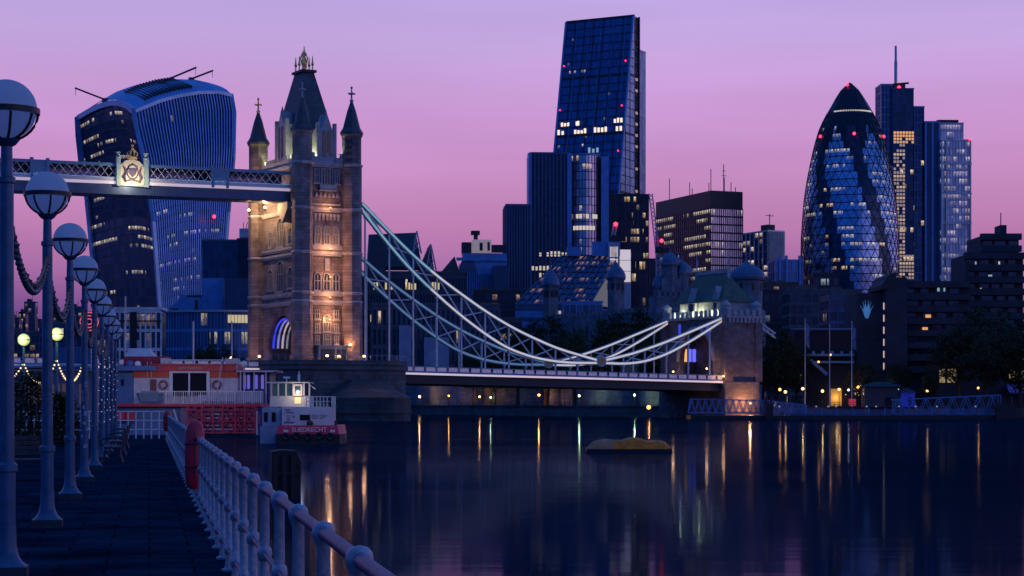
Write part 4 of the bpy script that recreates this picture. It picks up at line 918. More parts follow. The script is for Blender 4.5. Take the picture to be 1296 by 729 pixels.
for j in range(NR):
    z0, z1 = zs[j], zs[j+1]
    for i in range(NS):
        w = ((i+.5)/NS*6+ (z0+z1)/2/ZT*1.9+.18) % 1; mi = 2 if (z0+z1)/2 > zsplit+4 else (1 if w < .3 else 0)
        if mi == 0 and zsplit-12 < (z0+z1)/2: mi = 2 if abs(w-.68)*60 > (zsplit+4-(z0+z1)/2)*1.0 else 0
        sm = mi == 2; (bands[int(((i+.5)/NS*6+(z0+z1)/2/ZT*1.9+.18)) % 6] if mi == 1 else parts[mi]).face([gpt(i, z0), gpt(i+1, z0), gpt(i+1, z1), gpt(i, z1)], 0, [(i, j), (i+1, j), (i+1, j+1), (i, j+1)], sm)
parts[0].build('clear_glass_skin', gk[0], GK, recalc=False); [q_.build('dark_spiral_band', gk[1], GK, recalc=False) for q_ in bands if q_.v]; parts[2].build('dark_dome_cap', gk[2], GK, recalc=False)
b = MB()
for i in range(0, NS, 2):
    for s_ in (1, -1):
        for j in range(NR):
            if zs[j] > zsplit+10 and i % 6: continue
            b.bar(gpt(i+s_*j*.5*2, zs[j], .15), gpt(i+s_*(j+1)*.5*2, zs[j+1], .15), .2, .2)
b.build('diagrid', DARK, GK)
b = MB()
for j in range(NR):
    if zs[j] < zsplit: b.lathe([(gr(zs[j])+.2, zs[j]-.28), (gr(zs[j])+.2, zs[j]+.28)], NS, (0, 0, 0))
b.build('floor_ring', DARK, GK)
zl_ = CZ+(HY-144)*k_; b = MB()
for i in range(26): t_ = -pi/2+(-.9+1.8*i/25); r = gr(zl_)+.2; b.bar((r*cos(t_), r*sin(t_), zl_), (r*cos(t_+.04), r*sin(t_+.04), zl_), .5, .8)
b.build('lit_window', LW[1], GK)
z_ = CZ+(HY-175)*k_
for t_ in (-2.75, -1.62, -.4): r = gr(z_)+.6; warn(GK, (r*cos(t_), r*sin(t_), z_), .9)
warn(GK, (-2, -3, ZT-1.5), .9)
# --- tall stepped tower with mast
D3 = 1260; HT = thing('stepped_tower', 'stepped tower with tall mast right of the rounded tower', 'office tower', (wx(1117, D3), D3, 0), R(2)); q = D3/F
gH1 = G('step_dark', (.012, .04, .10), .5, .15, p=.6, run=.93, seed=91); gH2 = G('step_pale', (.50, .46, .56), .8, .3, p=.75, run=.4, seed=92, es=.45, lit=(1, .8, .8), grp=3, band=.3)
def hb(xa, xb_, yt, y0, y1, nx, nf, glass, frame, **kw): block(HT, (xa-1117)*q, (xb_-1117)*q, y0, y1, 0, wz(yt, D3), nx, 5, nf, glass, frame, **kw)
hb(1117, 1130, 107, 4, 20, 3, 44, gH1, BLUEM, mw=.4, sh=.4); hb(1130.5, 1157, 113, 1, 24, 6, 44, gH1, NAVYM, mw=.2, md=.2, sh=.3, name='west_wall'); hb(1157.5, 1170, 136, 0, 24, 3, 40, gH1, BLUEM, mw=.2, md=.2, sh=.25, name='middle_wall')
hb(1170.5, 1188, 156, -3, 24, 2, 1, M('blue_stair_shaft', (.03, .07, .16), .4, .5, vs=.05), BLUEM, mw=1.2, md=.5, sh=.4, name='blue_shaft_wall'); hb(1188.5, 1220, 157, 0, 20, 9, 40, gH2, LAV, mw=.25, md=.25, sh=.4, name='setback_wall'); hb(1189, 1226, 180, -6, 22, 10, 36, gH2, LAV, mw=.35, md=.4, sh=.5, name='pale_grid_wall')
b = MB()
for k in range(9): z = wz(180, D3)*(k+.2)/9; b.bx((1189-1117)*q, (1226-1117)*q+.6, -7.2, -6.41, z, z+1.2)
for xx in (1189, 1195, 1225.5): b.bx((xx-1117)*q-.5, (xx-1117)*q+.5, -7.4, -7.21, 0, wz(180, D3)+.5)
b.build('pale_brace', M('pale_brace', (.72, .66, .68), .5, vs=.2), HT)
b = MB(); b.lathe([(1.1, wz(107, D3)), (1.1, wz(75, D3)), (.8, wz(74, D3)), (.8, wz(55, D3))], 8, ((1137.5-1117)*q, 8, 0)); b.build('mast', LAV, HT)
b = MB(); b.bx(8, 16, 3, 12, wz(113, D3)+1, wz(105, D3)); b.bar((8, 6, wz(105, D3)), (19, 6, wz(103, D3)), 1.2); b.bx(38, 52, 4, 12, wz(157, D3), wz(150, D3)); b.build('roof_plant', DARK, HT)
warn(HT, ((1139-1117)*q, 2, wz(110, D3)), 1.2); warn(HT, ((1225-1117)*q, -7, wz(178, D3)), .7)
for k in range(42):
    y = 166+4.6*k if k > 4 else 166+4*k
    if y > 352: break
    b = MB(); x0 = (1131.5-1117)*q; x1 = (1144-1117)*q if k > 3 else (1157-1117)*q; x = x0; y0 = .7
    if y > 320: x1 = (1155-1117)*q
    while x < x1: 
        if random.random() < .85: b.bx(x, x+1.5, y0, y0+.08, wz(y+3, D3), wz(y, D3))
        x += 2.0
    if b.v: b.build('lit_window', LW[3] if k < 3 else LW[2] if k % 3 else LW[0], HT)
# --- left of the bridge tower
PT, wr, wl, H = bld('plain_glass_block', 'plain dark blue glass block behind the bridge tower left side', 'office block', 760, 4, 255, 256, 306, 306)
block(PT, 0, wr, 0, 14, 0, H, 12, 4, 18, G('plain_glass', (.03, .06, .13), .5, .15, p=.3, run=.9, seed=14), NAVYM, .12, .12, .2)
litrow(PT, 0, wr, 0, 14, 0, H, 12, 4, 18, 'R', 8.6, 0, 7, LW[4])
PT2, wr, wl, H = bld('dark_stair_block', 'dark block with pale roof plant touching the bridge tower left edge', 'office block', 740, 4, 300, 301, 345, 305)
block(PT2, 0, wr, 0, 14, 0, H, 10, 4, 14, G('plain_glass2', (.012, .02, .05), .4, .2, p=.6, run=.8, seed=15), DARK, .2, .15, .3)
b = MB(); b.bx(.5, 8, 1, 6, H+1.5, H+5); b.build('roof_plant', LAV, PT2); b = MB(); [b.bar((2+k, 2, H+5), (2+k+.6*(k % 2), 2, H+7.5), .25) for k in range(5)]; b.build('roof_antenna', DARK, PT2)
PB, wr, wl, H = bld('blue_gabled_shed', 'bright blue windowless building with a sloping gable behind curved offices', 'building', 700, 3, 225, 226, 283, 373)
b = MB(); b.bx(0, wr*.98, 0, 14, 0, H); b.slab([(-4, H-5), (3, H), (3, H-5)], 'y', .1, 13.9); b.bx(wr*.55, wr, -2, 12, 0, H+6); b.build('wall', BLUEM, PB); b = MB(); b.bx(wr*.36, wr*.43, -.1, -.01, H-6, H-2); b.bx(3, wr*.5, -.2, -.01, H-.8, H-.2); b.build('vent', DARK, PB)
PB2, wr, wl, H = bld('blue_ribbed_hall', 'blue ribbed hall just left of the bridge tower', 'building', 690, 3, 283, 284, 330, 352)
b = MB(); b.bx(0, wr, 0, 12, 0, H); [b.bx(wr*k/16, wr*k/16+.2, -.3, -.01, 0, H) for k in range(17)]; b.build('wall', NAVYM, PB2)
# curved riverside offices
D4 = 600; CO = thing('curved_office', 'curved riverside office with thin flat roof and yellow lit upper floor', 'office building', (wx(258, D4), D4, 2.6), 0)
R_ = 46.; arc = []
for i in range(33):
    a = pi*1.5+(-.62+1.24*i/32); arc.append((R_*cos(a)*.62, R_+R_*sin(a)*.55))
Hc = wz(391, D4)-2.6; nf = 5; b = MB(); g = MB()
for j in range(nf):
    for i in range(32): b.face([(*arc[i], Hc*j/nf), (*arc[i+1], Hc*j/nf), (*arc[i+1], Hc*(j+1)/nf), (*arc[i], Hc*(j+1)/nf)], 0, [(i, j), (i+1, j), (i+1, j+1), (i, j+1)])
    for i in range(32): g.bar((arc[i][0], arc[i][1]-.1, Hc*j/nf+.2), (arc[i+1][0], arc[i+1][1]-.1, Hc*j/nf+.2), .3, .9)
for i in range(33): g.bar((arc[i][0], arc[i][1]-.1, 0), (arc[i][0], arc[i][1]-.1, Hc), .2, .25)
b.build('curved_glass_wall', G('curved_office_glass', (.05, .10, .2), .5, .15, p=.5, run=.84, seed=17, es=.4, lit=(1, .85, .45), grp=3), CO); g.build('window_frame_grid', BLUEM, CO)
b = MB()
for i in range(20, 31): b.bar((arc[i][0]+.1, arc[i][1]-.25, Hc-2.2), (arc[i+1][0]-.1, arc[i+1][1]-.25, Hc-2.2), .1, 2.6)
b.build('lit_window', E('lit_yellow', (1, .78, .36), .5), CO)
b = MB(); rfp = [(x*1.06, y-1.5) for x, y in arc]; b.prism(rfp+[(18, 60), (-18, 60)], Hc, Hc+.7); b.build('flat_roof', LAV, CO); b = MB(); b.prism([arc[0]]+[arc[32]]+[(16, 58), (-16, 58)], 0, Hc-.02); b.build('core', DARK, CO)
WB, wr, wl, H = bld('white_framed_building', 'white framed building with dark square windows left of curved offices', 'building', 560, 2, 144, 145, 204, 396)
block(WB, 0, wr, 0, 10, 0, H, 9, 4, 5, G('white_frame_glass', (.05, .06, .1), .3, .3, p=.5, run=.6, seed=19, es=.25, lit=(.9, .6, .6)), M('off_white_frame', (.75, .68, .68), .6, vs=.5), .5, .3, .9)
b = MB(); b.bx(4.6, 6.6, -.6, -.31, 4, H+.3); b.bx(0, wr, -.55, -.25, H-2.6, H-2.2); b.build('dark_stair_slot', BLACK, WB)
b = MB()
for i, k in ((0, 4), (2, 3), (3, 3), (4, 3), (6, 3), (4, 2), (5, 1), (6, 2), (7, 2), (2, 2), (3, 1)): b.bx(wr*i/9+.4, wr*(i+1)/9-.3, -.2, -.05, H*k/5+1, H*k/5+3.2)
b.build('stone_panel', M('pinkish_stone_panel', (.70, .54, .56), .7, vs=1.5, var=.5), WB)
# --- gabled dark offices, right of the bridge tower
MCt = thing('gabled_office', 'dark office complex with steep pointed gables behind the chains', 'office building', (wx(455, 820), 820, 0), R(6)); q = 820/F
def mx(px): return (px-455)*q
b = MB(); b.bx(0, mx(585), 0, 30, 0, wz(352, 820)); b.build('wall', M('gabled_dark_wall', (.035, .04, .06), .7, vs=.2, var=.3), MCt)
for (xa, xb_, yt, yb, dy, fw) in ((458, 490, 291, 350, 4, 40), (466, 534, 289, 335, 10, 68), (520, 553, 308, 370, -2, 33), (552, 586, 322, 352, 6, 30)):
    xm = (xa+xb_)/2 if yt != 289 else None; b = MB()
    if xm: b.slab([(mx(xa), wz(yb, 820)), (mx(xb_), wz(yb, 820)), (mx(xm+8), wz(yt, 820))], 'y', dy, dy+22)
    else: b.mesh([(mx(xa), dy, wz(335, 820)), (mx(xb_+2), dy, wz(335, 820)), (mx(xb_+2), dy+24, wz(335, 820)), (mx(xa), dy+24, wz(335, 820)), (mx(468), dy+8, wz(292, 820)), (mx(529), dy+8, wz(289, 820))], [(0, 1, 5, 4), (1, 2, 5), (2, 3, 4, 5), (3, 0, 4), (0, 3, 2, 1)])
    b.build('gabled_roof', M('gabled_slate', (.03, .045, .075), .5, vs=.3, var=.2), MCt)
b = MB(); 
for (xp, yp, xa, xb_, yb, dy) in ((529, 289, 524, 535, 318, 9.6), (545, 309, 538, 553, 348, -2.3)):
    A_, B_, P_ = (mx(xa), dy, wz(yb, 820)), (mx(xb_), dy, wz(yb, 820)), (mx(xp), dy, wz(yp, 820))
    b.bar(A_, P_, .5); b.bar(B_, P_, .6); 
    for k in range(1, 4): 
        z = A_[2]+(P_[2]-A_[2])*k/4; f = 1-k/4; b.bar((P_[0]+(A_[0]-P_[0])*f, dy, z), (P_[0]+(B_[0]-P_[0])*f, dy, z), .3)
    b.bar((A_[0], dy, A_[2]), (P_[0]+(B_[0]-P_[0])*.5, dy, (A_[2]+P_[2])/2), .3); b.bar((B_[0], dy, A_[2]), (P_[0]+(A_[0]-P_[0])*.5, dy, (A_[2]+P_[2])/2), .3)
b.build('gable_lattice', LAV, MCt)
QY, wr, wl, H = bld('riverside_office_row', 'long dark riverside office with broken rows of yellow lit windows behind chains', 'office building', 640, 3, 456, 457, 590, 352)
block(QY, 0, wr, 0, 16, 0, H, 36, 4, 8, G('quay_glass', (.02, .03, .06), .35, .2, p=.25, run=.85, seed=23), M('quay_dark_stone', (.06, .065, .085), .8, vs=.3), .35, .3, 1.6)
for fl, a, c in ((7, 3, 6), (7, 8, 11), (7, 16, 20), (7, 24, 27), (5, 3, 6), (5, 8, 12), (5, 16, 19), (5, 20, 22)): litrow(QY, 0, wr, 0, 16, 0, H, 36, 4, 8, 'R', fl, a, c, E('lit_yellow_row', (1, .75, .3), .55), .5)
QY2, wr, wl, H = bld('riverside_low_block', 'lower grey riverside block with arched ground floor and pale gable wall', 'building', 610, 3, 470, 471, 632, 392)
block(QY2, 0, wr, 0, 14, 0, H, 26, 4, 5, G('quay_low_glass', (.02, .03, .06), .35, .2, p=.3, run=.9, seed=24), M('quay_grey', (.10, .10, .13), .8, vs=.3), .7, .25, 1.4)
b = MB(); x0 = (505-471)*610/F; b.bx(x0, x0+4, -3, -.4, 0, H-5.2); b.bx(x0+8, x0+16, -3.5, -.4, 0, H-9); b.build('gable_wall', M('pale_gable', (.32, .32, .44), .7, vs=.4), QY2)
LL = thing('services_tower', 'steel services tower with rooftop crane and pale lit roof box', 'office tower', (wx(580, 940), 940, 0), R(5)); q = 940/F
b = MB(); w_ = 62*q; b.bx(0, w_, 0, 24, 0, wz(348, 940)); b.build('wall', NAVYM, LL)
b = MB(); b.slab([(12*q+12*q*cos(pi*i/10), wz(348, 940)+22*q*sin(pi*i/10)) for i in range(11)], 'y', 0, 24); b.build('barrel_roof', NAVYM, LL)
b = MB()
for k in range(22): b.bx(w_*k/22, w_*k/22+.4, -.6, -.01, 0, wz(345, 940))
b.bx(-1, w_, -1, -.61, wz(330, 940), wz(326, 940)); b.bx(6*q, 62*q, 1, 12, wz(348, 940), wz(320, 940)); b.build('steel_rib', BLUEM, LL)
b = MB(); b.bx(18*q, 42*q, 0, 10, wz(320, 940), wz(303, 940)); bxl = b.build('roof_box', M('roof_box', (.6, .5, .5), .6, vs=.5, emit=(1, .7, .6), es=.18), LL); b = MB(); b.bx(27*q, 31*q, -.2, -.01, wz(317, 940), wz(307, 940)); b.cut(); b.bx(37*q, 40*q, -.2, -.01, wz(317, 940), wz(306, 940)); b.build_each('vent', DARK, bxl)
b = MB(); b.bar((23*q, 5, wz(303, 940)), (23*q, 5, wz(296, 940)), 2); b.bx(17*q, 28*q, 3, 7, wz(296, 940), wz(291, 940)); b.cut(); b.bx(5*q, 17*q, 2, 8, wz(320, 940), wz(306, 940)); b.cut(); b.bx(43*q, 62*q, 2, 8, wz(318, 940), wz(309, 940)); b.build_each('roof_crane', DARK, LL)
RB, wr, wl, H = bld('ribbed_dark_annex', 'narrow dark ribbed block just left of the low ribbed block', 'office block', 930, 4, 624, 625, 643, 336)
b = MB(); b.bx(0, wr, 0, 10, 0, H); [b.bx(wr*k/7, wr*k/7+.3, -.4, -.01, 0, H) for k in range(8)]; b.build('wall', NAVYM, RB)
# --- old fortress keep
D5 = 590; TK = thing('fortress_keep', 'old stone keep with four domed corner turrets and battlements behind the trees', 'castle keep', (wx(857, D5), D5, 2.6), R(30)); q = D5/F
KW = M('keep_stone', (.16, .17, .22), .85, brick=(1.4, .6), bump=.4, vs=.3, var=.4); KD = M('lead_dome', (.07, .12, .22), .45, .3, vs=.6, var=.2)
Cw = (wx(857, D5), D5); p_ = R(30); kr = run(Cw, (cos(p_), sin(p_)), 945); kl = run(Cw, (-sin(p_), cos(p_)), 697); H = wz(392, D5)-2.6
b = MB(); b.bx(0, kr, 0, kl, 0, H)
n = int(kl/2.6)
for k in range(n): b.bx(-.1, .7, 2.6*k, 2.6*k+1.5, H, H+1.5)
for k in range(int(kr/2.6)): b.bx(2.6*k, 2.6*k+1.5, -.1, .7, H, H+1.5)
b.build('wall', KW, TK)
b = MB()
for k in range(9):
    for z in (H-6, H-13): b.bx(-.06, -.01, 4+kl*k/9.5, 5.4+kl*k/9.5, z, z+2.6); b.cut()
for k in range(4): b.bx(4+kr*k/4.5, 5.2+kr*k/4.5, -.06, -.01, H-6, H-3.5); b.cut()
b.build_each('window_slit', BLACK, TK)
for (cx, cy, r0, yt, yd, rnd) in ((0, kl, 2.6, 361, 326, False), (0, 0, 4.2, 346, 314, True), (kr, 0, 5.0, 352, 318, True), (kr, kl, 3, 352, 320, False)):
    dd = D5+cx*sin(p_)+cy*cos(p_); zt_ = wz(yt, dd)-2.6; zd2 = wz(yd, dd)-2.6; b = MB(); nn = 14 if rnd else 4
    b.lathe([(r0*1.25, 0), (r0*1.2, H), (r0*1.08, H+.5), (r0, H+1), (r0, zt_-.9), (r0*1.15, zt_-.6), (r0*1.15, zt_)], nn, (cx, cy, 0), 0, rnd, pi/4); tu = b.build('turret', KW, TK)
    b = MB(); h = zd2-zt_; b.lathe([(r0*1.2, zt_), (r0*1.15, zt_+h*.14), (r0*.95, zt_+h*.28), (r0*.62, zt_+h*.42), (r0*.3, zt_+h*.52), (r0*.14, zt_+h*.62), (.12, zt_+h*.66), (.08, zt_+h)], 16, (cx, cy, 0)); b.ball((cx, cy, zt_+h*.8), .4, 8); b.build('lead_dome', KD, tu)
    b = MB()
    for k in range(8):
        t_ = -pi/2-pi/4+pi/4*k-1; a = (cx+r0*1.01*cos(t_), cy+r0*1.01*sin(t_)); b.bar((a[0], a[1], zt_-4.2), (a[0], a[1], zt_-1.8), .9, .2, (cos(t_), sin(t_), 0))
    b.build('turret_window', BLACK, tu)
CG, wr, wl, H = bld('crowded_stone_turrets', 'cluster of blue lit stone turrets left of the green roofed gatehouse', 'castle turret', 545, 10, 826, 832, 872, 352)
b = MB(); b.bx(0, wr, 0, 10, 0, H-5); b.bx(1.5, wr-2, 1, 8, H-5, H); [b.bx(.3+1.6*k, 1.2+1.6*k, .1, .7, H-5, H-3.8) for k in range(int(wr/1.6))]; b.build('wall', KW, CG)
for x, hh, r0 in ((1.0, -1, 1.5), (4.5, 5.5, 2.4), (8.2, 3, 1.6)):
    b = MB(); b.lathe([(r0, 0), (r0, H+hh-2), (r0*1.2, H+hh-1.5), (r0*1.2, H+hh-1)], 8, (x, 3, 0), 0, False); tu = b.build('turret', KW, CG); b = MB(); b.lathe([(r0*1.2, H+hh-1), (r0*1.1, H+hh), (r0*.7, H+hh+1.4), (.15, H+hh+2.3), (.08, H+hh+4)], 10, (x, 3, 0)); b.build('lead_dome', KD, tu)
# long castle wall and low towers behind the wharf
b = MB(); cwl = [(-30, 640), (10, 560), (45, 505)]
for k, (px_, D_, yt, w) in enumerate(((520, 600, 490, 0),)): pass
CWT = thing('castle_outer_wall', 'dim warm lit castle wall along the wharf under the bridge deck', 'castle wall', (0, 0, 2.6), 0)
b = MB(); wy = lambda x: 583-(x+35)*1.74
for a, c, h in ((-34, -18, 6), (-18, 2, 7.2), (2, 20, 6.4), (20, 40, 7)):
    b.bar((a, wy(a)+6, h/2), (c, wy(c)+6, h/2), 1.2, h)
    for k in range(7): t_ = (k+.25)/7; x = a+(c-a)*t_; b.bar((x, wy(x)+6, h+.5), (x+1.2, wy(x+1.2)+6, h+.5), 1.2, 1)
b.build('wall', KW, CWT); b = MB()
for x in (-26, -6, 12, 30): b.lathe([(3, 0), (2.8, 9.5), (3.1, 9.8), (3.1, 11)], 10, (x, wy(x)+6, 0), 0, True)
b.build('wall_tower', KW, CWT)
# far blocks left and small silhouettes
FAR = [(0, 14, 396, 'grey'), (10, 24, 404, 'blue'), (24, 32, 397, 'narrow'), (31, 44, 384, 'tall blue'), (44, 56, 409, 'low'), (56, 76, 396, 'flat'), (84, 104, 390, 'stepped'), (104, 124, 401, 'broad'), (122, 146, 392, 'dark'), (66, 92, 405, 'wide')]
for i, (a, c, y, nm) in enumerate(FAR):
    D_ = 1500+40*i; o, wr, wl, H = bld('distant_block', nm+' distant skyline block on the far left, by %s' % ('the frame edge', 'the first post', 'the tall post', 'the second post', 'its right', 'the middle gap', 'the third post', 'the fourth post', 'the white building', 'the lit globe')[i], 'office block', D_, 4, a-.5, a, c, y, 2, 'distant blocks on the left skyline')
    block(o, 0, wr, 0, 15, 0, H, max(3, int(wr/3)), 4, max(4, int(H/4)), G('far_glass%d' % (i % 3), (.05, .06, .1), .3, .3, p=.4, run=.7, seed=100+i % 3, es=.5), (NAVYM, CONC, DARK)[i % 3], .5, .3, .9)
    b = MB(); b.bx(wr*.2, wr*.6, 2, 8, H+1.2, H+4); b.bar((wr*.7, 4, H), (wr*.7, 4, H+7), .3); b.build('roof_plant', DARK, o)
# ordinary mid distance blocks that fill the city floor
MIDB = [(0, 60, 425, 900), (50, 120, 415, 860), (100, 152, 430, 820), (330, 462, 420, 760), (560, 660, 408, 700), (700, 850, 420, 720), (900, 1000, 372, 760), (955, 1010, 362, 820), (1000, 1090, 372, 700), (1050, 1110, 380, 640), (1030, 1062, 352, 760), (600, 660, 372, 860)]
MN = ['low brick block at the far left edge behind the lit lamp', 'flat roofed grey block behind the left lamp posts', 'dark block behind the paddle ship funnel', 'dark block hidden behind the bridge tower foot', 'low block under the ribbed offices behind the chain', 'long low block behind the fortress trees', 'low dark block behind the gatehouse roof', 'small block with lit cornice right of the gatehouse dome', 'dark block below the rounded tower', 'grey block just left of the hotel sign wall', 'small blue block at the foot of the rounded tower', 'dark low block left of the ribbed blocks']
for i, (a, c, y, D_) in enumerate(MIDB):
    o, wr, wl, H = bld('city_block', MN[i], 'building', D_, 3, a-.5, a, c, y, 2)
    block(o, 0, wr, 0, 14, 0, H, max(4, int(wr/2.6)), 4, max(3, int(H/3.8)), G('mid_glass%d' % (i % 4), (.03, .045, .09), .4, .25, p=.5, run=.8, seed=120+i % 4, es=.55, lit=((1, .7, .4), (1, .8, .5), (.7, .8, 1), (1, .6, .4))[i % 4]), (CONC, NAVYM, DARK, M('brown_brick', (.10, .075, .07), .85, vs=.4))[i % 4], .5, .25, 1.1)
    b = MB(); b.bx(wr*.15, wr*.4, 3, 9, H+1.5, H+3.6); b.bx(wr*.6, wr*.75, 3, 8, H+1.5, H+2.8); b.build('roof_plant', CONC, o)
# --- concrete hotel on the right
D6 = 470; HO = thing('concrete_hotel', 'dark stepped concrete hotel with banded balconies and blue flame logo', 'hotel', (wx(1084, D6), D6, 2.6), 0); q = D6/F
def hx(px): return (px-1084)*q
def hz(py): return wz(py, D6)-2.6
HC = M('hotel_concrete', (.035, .042, .06), .85, vs=.25, var=.3, bump=.2); HG = M('hotel_glass', (.03, .05, .09), .1, .4, vs=.6, var=.4)
b = MB(); b.bx(0, hx(1117), 0, 16, 0, hz(371)); b.bx(hx(1119), hx(1145), -3, 16, 0, hz(352)); b.slab([(hx(1112), hz(362)), (hx(1112), hz(367)), (hx(1124), hz(367)), (hx(1132), hz(350)), (hx(1132), hz(346)), (hx(1124), hz(347))], 'y', -3.2, 14); b.build('stair_shaft_wall', HC, HO)
b = MB(); b.bx(hx(1117)+.02, hx(1119)-.02, -.5, 10, 0, hz(371)); b.build('window_slot', M('slot_blue', (.03, .06, .3), .3, vs=.5), HO)
for k in range(6):
    b = MB(); z = hz(384+15.2*k+8); b.bx(hx(1117)+.06, hx(1119)-.06, -.62, -.51, z, z+1.7); b.build('lit_window', E('slot_light', (1, .72, .6), .6), HO)
# balcony wings
def wing(xa, xb_, yt, y0, y1, step, base, name):
    b = MB(); b.bx(hx(xa), hx(xb_), y0+1.2, y1, 0, hz(yt)-.5); b.build('recessed_wall', HC, HO)
    b = MB(); g = MB(); y = yt; n = 0
    while y < base:
        b.bx(hx(xa)-.3, hx(xb_)+.3, y0-.6, y0+1.19, hz(y+8), hz(y)); n += 1
        x = xa+2
        while x < xb_-10: 
            w = random.uniform(9, 15); g.bx(hx(x), hx(min(x+w, xb_-1)), y0+1.0, y0+1.19, hz(y+14.6), hz(y+9)); g.cut(); x += w+random.uniform(3, 9)
        y += 15.4
    b.build(name, HC, HO); g.build_each('window', HG, HO)
wing(1146, 1226, 356, 0, 16, 15, 470, 'balcony_band'); wing(1227, 1302, 318, 4, 20, 15, 470, 'balcony_band'); wing(1253, 1302, 292, 8, 24, 15, 330, 'top_storey_band')
b = MB(); b.bx(hx(1143), hx(1147), -.8, 4, 0, hz(352)); b.bx(hx(1224), hx(1229), 2, 8, 0, hz(330)); b.bx(hx(1282), hx(1290), 12, 18, hz(292), hz(279)); b.bar((hx(1285), 14, hz(279)), (hx(1285), 14, hz(262)), .2); b.build('lift_shaft', HC, HO)
for (px_, py_, w, m_) in ((1264, 313, 5, 0), (1279, 313, 8, 2), (1172, 398, 7, 3), (1168, 414, 7, 3), (1146.5, 365, 2, 1), (1187, 364, 3, 4), (1195, 364, 2, 4), (1257, 346, 5, 4), (1246.5, 363, 2, 1), (1246.5, 380, 2, 2), (1270, 329, 2, 1), (1240, 329, 2, 4)):
    b = MB(); yy = 12.9 if py_ < 316 else (5.1 if px_ > 1227 else .9); yy = yy-.2; b.bx(hx(px_), hx(px_+w), yy-2.0 if px_ in (1264, 1279) else yy-.05, yy, hz(py_+4.5), hz(py_)); b.build('lit_window', LW[m_], HO)
# flame logo and sign
b = MB(); LG = M('hotel_logo_blue', (.3, .5, .62), .5, emit=(.10, .36, .8), es=.22, vs=2); lx, lz = hx(1097), hz(403)
for s_ in (-1, 1):
    for a, h, o_ in ((.1, 4.5, .25), (.3, 4.1, .75), (.5, 3.1, 1.25)):
        pts = [(lx+s_*(.15+a*t_*.6+o_*.95*t_*t_), -.12, lz+h*t_) for t_ in [i/6 for i in range(7)]]; b.tube(pts, [.06+.3*sin(pi*min(1, i/6+.18)) for i in range(7)], 5)
b.build('flame_logo', LG, HO)
SGN = M('hotel_sign_bronze', (.03, .028, .03), .5, vs=3)
text('sign_lettering', 'GUOMAN\nHOTELS', 1.55, SGN, HO, (hx(1099), -.05, hz(417)), (pi/2, 0, 0)); text('sign_lettering', 'THE TOWER', 1.15, SGN, HO, (hx(1099), -.05, hz(430)), (pi/2, 0, 0))
b = MB(); b.bx(hx(1175), hx(1300), -14, -1, 0, hz(478)); b.build('podium', HC, HO)
for xa, xb_, y in ((1258, 1296, 466), (1173, 1195, 468)):
    b = MB()
    for k in range(int((xb_-xa)/2.4)):
        if random.random() < .9: b.bx(hx(xa+2.4*k), hx(xa+2.4*k+1.7), -14.2, -14.01, hz(y+17), hz(y))
    b.build('lit_window', E('lit_amber', (1, .7, .28), .3), HO)
b = MB(); b.bx(hx(1172), hx(1320), -14, 0, hz(478)+.01, hz(463)); b.build('podium_upper', HC, HO)
b = MB(); b.mesh([(hx(1252), -19, hz(497)), (hx(1310), -19, hz(497)), (hx(1310), -14.1, hz(487)), (hx(1254), -14.1, hz(487)), (hx(1252), -19, hz(498.5)), (hx(1310), -19, hz(498.5))], [(0, 1, 2, 3), (4, 5, 1, 0)]); b.build('canopy', M('blue_canopy', (.02, .06, .45), .5, vs=1), HO)
# ================================================================== TREES
BARK = M('tree_bark', (.05, .04, .035), .9, vs=4)
LEAF = []
for i, c in enumerate(((.030, .050, .020), (.040, .062, .022), (.024, .042, .022))): LEAF.append(M('tree_leaf_%d' % i, c, .7, vs=.25, var=.5, spec=.2))
def tree_proto(name, label, seed, wide, low, n_cl=120, per=62):
    rnd = random.Random(seed); o = thing(name, label, 'tree', (0, -50, 0), 0, 'trees along the far bank'); b = MB()
    b.tube([(0, 0, 0), (.1, .05, 3), (-.1, .1, 6), (.1, 0, 10), (0, 0, 15)], [.55, .42, .36, .24, .06], 8)
    ends = []
    for k in range(9):
        a = 2*pi*k/9+rnd.uniform(-.3, .3); z = rnd.uniform(3.5, 9); L = rnd.uniform(3.5, 6)*wide
        m = (cos(a)*L*.5, sin(a)*L*.5, z+L*.5); e = (cos(a)*L, sin(a)*L, z+L*.85); b.tube([(0, 0, z), m, e], [.2, .13, .04], 6); ends.append(e)
        for q in range(2): e2 = (e[0]+rnd.uniform(-1.5, 1.5), e[1]+rnd.uniform(-1.5, 1.5), e[2]+rnd.uniform(.5, 2.5)); b.tube([m, e2], [.08, .03], 5); ends.append(e2)
    b.build('trunk', BARK, o); b = MB()
    for k in range(n_cl):
        while True:
            p = [rnd.uniform(-1, 1) for _ in range(3)]; l = math.sqrt(sum(x*x for x in p))
            if .35 < l < 1: break
        c = (p[0]*6.2*wide, p[1]*6.2*wide, low+ (p[2]+1)*.5*(20-low-1.0)); sh = 1-.35*max(0, p[2])*abs(p[0])
        c = (c[0]*sh+rnd.uniform(-.8, .8), c[1]*sh, c[2]); cr = rnd.uniform(.8, 2.0); mi = rnd.randrange(3)
        for q in range(per):
            d = [rnd.gauss(0, .5) for _ in range(3)]; w = (c[0]+d[0]*cr, c[1]+d[1]*cr, c[2]+d[2]*cr*.75); s = rnd.uniform(.16, .36)
            n1 = nrm([rnd.gauss(0, 1) for _ in range(3)]); n2 = nrm(crs(n1, (rnd.random(), rnd.random(), rnd.random()+.1)))
            b.face([add3(w, n1, -s), add3(w, n2, -s*.6), add3(w, n1, s), add3(w, n2, s*.6)], mi)
    b.build('crown', LEAF, o, recalc=False); return o
